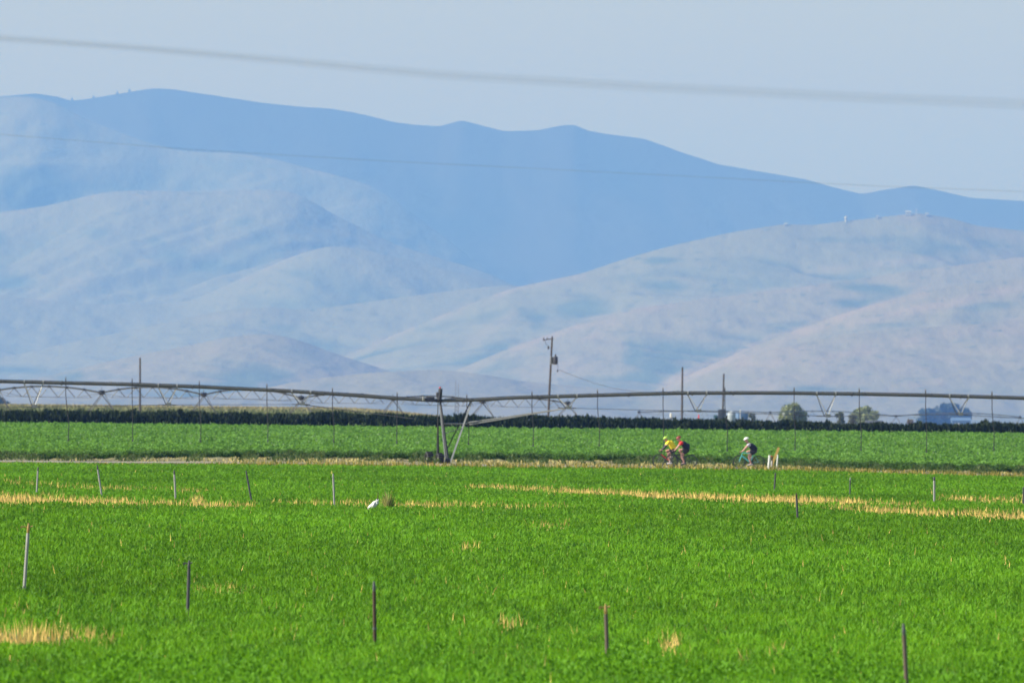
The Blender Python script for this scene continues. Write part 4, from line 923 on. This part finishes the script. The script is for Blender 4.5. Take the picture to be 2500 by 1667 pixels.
# rider coordinates: x forward (turned to -X in the world), y to the rider's left, z up, rear hub at x=0
def rider(loc, phase, label, jersey, sleeve, shorts, helmet, shoe, glove, arm, sock, low=0.0, rz=math.pi, panel=None, pack=None, hunch=0.0):
    root = empty('person', loc, rz); tag(root, label, 'person')
    hip = (.17, 0, .93); waist = (.25, 0, 1.06); chest = (.42, 0, 1.19 - low * .5 + hunch); neckb = (.53, 0, 1.29 - low + hunch * .6); head0 = (.60, 0, 1.37 - low)
    BB = (.42, .30); cr = .165
    V = [hip, waist, chest, neckb, head0]; E = [(0, 1), (1, 2), (2, 3), (3, 4)]; Rr = [.125, .12, .13, .062, .052]
    def add(p, par, r): V.append(p); E.append((par, len(V) - 1)); Rr.append(r); return len(V) - 1
    hd = add((.655, 0, 1.445 - low), 4, .082); tpv = add((.66, 0, 1.52 - low), hd, .085); add((.655, 0, 1.58 - low), tpv, .045)
    chin = add((.70, 0, 1.375 - low), hd, .035); nose = add((.755, 0, 1.435 - low), hd, .014)
    for sy in (-1, 1): add((.65, sy * .095, 1.44 - low), hd, .018)
    arms = {}; legs = {}
    for sy in (-1, 1):
        sh = (.52, sy * .17, 1.24 - low + hunch * .8); el = (.70, sy * .21, 1.03 - low * .6); wr = (.86, sy * .20, .87); pm = (.91, sy * .20, .85)
        i1 = add(sh, 2, .068); i2 = add(el, i1, .052); i3 = add(wr, i2, .033); i4 = add(pm, i3, .032)
        for k in range(4):
            y_ = sy * .20 + (k - 1.5) * .017
            a_ = add((.945 + .004 * k, y_, .868), i4, .0095); b1 = add((.968, y_, .845 - .003 * k), a_, .0088); add((.955, y_, .822 + .002 * k), b1, .008)
        a_ = add((.915, sy * .20 - sy * .035, .86), i4, .011); add((.94, sy * .20 - sy * .04, .84), a_, .009)
        arms[sy] = (sh, el, wr, pm)
        ph = phase + (0 if sy > 0 else math.pi)
        ped = (BB[0] + cr * math.cos(ph), BB[1] + cr * math.sin(ph))
        ank = (ped[0] - .06, sy * .11, ped[1] + .11); hj = (.19, sy * .09, .90)
        # knee from two-bone IK
        Lt, Lc = .425, .415
        dx, dz = ank[0] - hj[0], ank[2] - hj[2]; dist = min(math.hypot(dx, dz), Lt + Lc - .004)
        ca = (Lt * Lt + dist * dist - Lc * Lc) / (2 * Lt * dist); an = math.atan2(dz, dx) + math.acos(max(-1, min(1, ca)))
        kn = (hj[0] + Lt * math.cos(an), sy * .11, hj[2] + Lt * math.sin(an))
        j1 = add(hj, 0, .095); jm = add(lerp(hj, kn, .5), j1, .078); j2 = add(kn, jm, .064); jc = add(lerp(kn, ank, .35), j2, .066); j3 = add(ank, jc, .034)
        add((ped[0] + .09, sy * .12, ped[1] + .05), j3, .03)
        legs[sy] = (hj, kn, ank, ped)
    body = skin_mesh('body', V, E, Rr, M['skin'], root)
    # jersey
    JV = [(.15, 0, .90), (.20, 0, .99), (.26, 0, 1.06), (.34, 0, 1.13 - low * .2 + hunch * .8), (.42, 0, 1.195 - low * .5 + hunch), (.505, 0, 1.265 - low + hunch * .6)]; JR = [(.15, .15), (.19, .17), (.185, .175), (.185, .18), (.18, .165), (.11, .10)]
    skin_mesh('jersey', JV, [(0, 1), (1, 2), (2, 3), (3, 4), (4, 5)], JR, jersey, root)
    for sy in (-1, 1):
        sh, el, wr, pm = arms[sy]
        skin_mesh('sleeve', [(.44, sy * .08, 1.22 - low * .7 + hunch), sh, lerp(sh, el, .55)], [(0, 1), (1, 2)], [.11, .092, .07], sleeve, root)
        if arm: skin_mesh('arm_warmer', [lerp(sh, el, .5), el, wr], [(0, 1), (1, 2)], [.062, .058, .042], arm, root)
        if glove: skin_mesh('glove', [lerp(wr, pm, .1), pm, (.945, pm[1], .862)], [(0, 1), (1, 2)], [.036, .041, .030], glove, root)
        hj, kn, ank, ped = legs[sy]
        skin_mesh('shorts_leg', [(.18, sy * .04, .93), hj, lerp(hj, kn, .4), lerp(hj, kn, .72)], [(0, 1), (1, 2), (2, 3)], [.145, .13, .105, .088], shorts, root)
        if sock: skin_mesh('sock', [lerp(kn, ank, .62), ank], [(0, 1)], [.048, .04], sock, root)
        mb = MB(); zf = ped[1] + .045
        mb.tube([(ped[0] - .16, sy * .12, zf + .03), (ped[0] - .13, sy * .12, zf + .02), (ped[0], sy * .12, zf), (ped[0] + .09, sy * .12, zf - .005), (ped[0] + .13, sy * .12, zf - .01)], [.02, .042, .045, .042, .02], 10)
        mb.build('shoe', shoe, root)
    # helmet: tapered shell with vents
    hc = Vector((.655, 0, 1.50 - low)); bmh = bmesh.new(); bmesh.ops.create_icosphere(bmh, subdivisions=3, radius=1)
    for v in list(bmh.verts):
        if v.co.z < -.25: bmh.verts.remove(v)
    for v in bmh.verts:
        p = v.co.copy(); ln = .165 if p.x < 0 else .135
        groove = .93 if (abs(math.sin(p.y * 9)) > .8 and p.z > .25) else 1
        v.co = Vector((p.x * ln * groove, p.y * .108 * groove, p.z * .125 * groove - p.x * .02))
    mh = bpy.data.meshes.new('helmet'); bmh.to_mesh(mh); bmh.free(); mh.polygons.foreach_set('use_smooth', np.ones(len(mh.polygons), bool))
    oh = link('helmet', mh, helmet, root); oh.location = hc; oh.rotation_euler = (0, R(14), 0)
    sf = oh.modifiers.new('solid', 'SOLIDIFY'); sf.thickness = .018
    mb = MB(); mb.tube([(.70, -.085, 1.455 - low), (.745, -.045, 1.46 - low), (.752, 0, 1.458 - low), (.745, .045, 1.46 - low), (.70, .085, 1.455 - low)], .017, 8); mb.build('sunglasses', M['black'], root)
    mb = MB()
    for sy in (-1, 1): mb.tube([(.65, sy * .10, 1.46 - low), (.69, sy * .06, 1.38 - low), (.70, 0, 1.345 - low)], .007, 5)
    mb.build('chin_strap', M['black'], root)
    if panel: skin_mesh('jersey_panel', [(.40, 0, 1.20 - low * .5), (.515, 0, 1.275 - low)], [(0, 1)], [(.182, .155), (.11, .10)], panel, root)
    if pack:
        mb = MB(); mb.ball((.20, 0, 1.13), 1, (.15, .13, .13), 3); mb.build('jersey_pocket', pack, root)
    return root
def bicycle(loc, label, fmat, fork, phase, rz=math.pi, tape=None, down=None, fat=1.0):
    root = empty('bicycle', loc, rz); tag(root, label, 'bicycle')
    r = .335; rh, fh = Vector((0, 0, r)), Vector((1.0, 0, r)); bb = Vector((.42, 0, .30)); st = Vector((.25, 0, .82)); hb = Vector((.88, 0, .66)); ht = Vector((.845, 0, .83))
    for h in (rh, fh):
        g = empty('wheel', h); g.parent = root
        prof = [(r + .0135 * math.cos(a) - .0135, .0135 * math.sin(a)) for a in np.linspace(0, 2 * math.pi, 9)]
        MB().lathe(prof, 40, 'Y').build('tyre', M['black'], g)
        MB().lathe([(r - .03, -.009), (r - .022, -.010), (r - .052, 0), (r - .022, .010), (r - .03, .009), (r - .03, -.009)], 40, 'Y').build('rim', M['box'], g)
        mb = MB()
        for k in range(20):
            a = 2 * math.pi * k / 20; mb.tube([(0, .03 * (-1) ** k, 0), (math.cos(a) * (r - .04), 0, math.sin(a) * (r - .04))], .0014, 3, cap=False)
        mb.build('spokes', M['galv_light'], g)
        MB().lathe([(.012, -.055), (.022, -.04), (.018, 0), (.022, .04), (.012, .055)], 12, 'Y').build('hub', M['galv'], g)
    mb = MB(); tt = .017 * fat
    mb.tube([bb, st], tt, 10).tube([st + Vector((.005, 0, -.05)), ht + Vector((.01, 0, -.02))], tt, 10).tube([hb, ht], .02, 10)
    for sy in (-1, 1):
        mb.tube([bb + Vector((0, sy * .03, 0)), rh + Vector((0, sy * .06, 0))], .010, 8); mb.tube([st + Vector((0, sy * .015, -.06)), rh + Vector((0, sy * .06, 0))], .008, 8)
    mb.build('frame', fmat, root)
    MB().tube([bb, hb], .026 * fat, 10).build('down_tube', down or fmat, root)
    mb = MB(); mb.tube([hb, hb + Vector((.012, 0, -.03))], .024, 8)
    for sy in (-1, 1): mb.tube([hb + Vector((.01, sy * .04, -.03)), Vector((.95, sy * .05, .50)), fh + Vector((0, sy * .055, 0))], [.017 * fat, .014 * fat, .010 * fat], 8)
    mb.build('fork', fork, root)
    mb = MB(); mb.tube([ht, ht + Vector((.07, 0, .015))], .016, 8)
    mb.tube([(.915, -.20, .845), (.915, .20, .845)], .013, 8)
    for sy in (-1, 1): mb.tube([(.915, sy * .20, .845), (.975, sy * .20, .84), (1.0, sy * .205, .79), (.985, sy * .21, .74), (.93, sy * .21, .715)], .013, 8)
    mb.build('handlebar', tape or M['black'], root)
    mb = MB()
    for sy in (-1, 1): mb.tube([(.985, sy * .20, .85), (1.0, sy * .20, .80), (.98, sy * .20, .745)], .008, 6)
    mb.build('brake_lever', M['box'], root)
    MB().tube([st, st + Vector((-.01, 0, .04))], .014, 8).build('seat_post', M['box'], root)
    mb = MB(); mb.tube([(.10, 0, .865), (.16, 0, .872), (.25, 0, .868), (.36, 0, .862)], [.03, .065, .035, .018], 12); mb.build('saddle', M['black'], root)
    g = empty('crankset', bb); g.parent = root
    MB().lathe([(.03, .045), (.085, .046), (.088, .050), (.03, .05)], 28, 'Y').build('chainring', M['box'], g)
    for sy in (-1, 1):
        ph = phase + (0 if sy > 0 else math.pi); e = Vector((.165 * math.cos(ph), sy * .07, .165 * math.sin(ph)))
        MB().tube([(0, sy * .055, 0), e], [.014, .010], 8).build('crank', M['box'], g)
        MB().box(e + Vector((0, sy * .05, 0)), (.09, .08, .02), 0).build('pedal', M['black'], g)
    mb = MB(); mb.tube([bb + Vector((0, .05, .088)), rh + Vector((0, .05, .04))], .005, 4); mb.tube([bb + Vector((0, .05, -.088)), rh + Vector((0, .05, -.03))], .005, 4); mb.build('chain', M['box'], root)
    return root
def cm(n_, c, r=.6, v=.12): return mat_basic(n_, c, r, 0, v, 12)
yel, red_, navy, blk = cm('yellow_jersey', (.92, .72, .02)), cm('red_jersey', (.80, .035, .03)), cm('navy_jersey', (.007, .011, .025)), cm('black_lycra', (.015, .015, .02))
wht, lime, teal = cm('white_helmet', (.75, .77, .74), .4), cm('lime_helmet', (.35, .55, .06), .4), cm('teal_frame_paint', (.10, .46, .46), .3)
redf, rhel = cm('red_frame_paint', (.70, .03, .04), .3), cm('dark_red_helmet', (.24, .045, .03), .4)
beige, greyf = cm('beige_sock', (.6, .55, .5)), cm('grey_fabric', (.45, .45, .5))
def place(px, d): X = xat(px, d); return Vector((X, d, float(gz(X, d)) + .014))
p = place(1656, 593.6); bicycle(p, 'road bicycle with a red down tube under the rider in the yellow jersey', blk, blk, -1.25, math.pi + .10, down=redf)
rider(p, -1.25, 'cyclist in a yellow jersey and lime helmet, bent low over the bars, leading', yel, yel, blk, lime, cm('white_shoe', (.7, .68, .65)), blk, blk, beige, low=.02, hunch=.10, rz=math.pi + .10)
p = place(1688, 591.6); bicycle(p, 'black road bicycle under the rider in red and navy', blk, blk, -1.7, math.pi)
rider(p, -1.7, 'cyclist in red and navy with dark red helmet, close behind the yellow jersey', navy, red_, blk, rhel, cm('dark_shoe', (.08, .08, .09)), blk, None, None, low=-.0, rz=math.pi, panel=red_, pack=navy, hunch=.05)
p = place(1853, 592.4); bicycle(p, 'teal framed road bicycle under the lone rider in black', teal, teal, -1.4, math.pi, fat=1.5)
rider(p, -1.4, 'lone cyclist in a black jersey and white helmet with bare arms, riding last', navy, greyf, blk, wht, cm('grey_shoe', (.35, .33, .32)), None, None, None, low=.0, rz=math.pi)
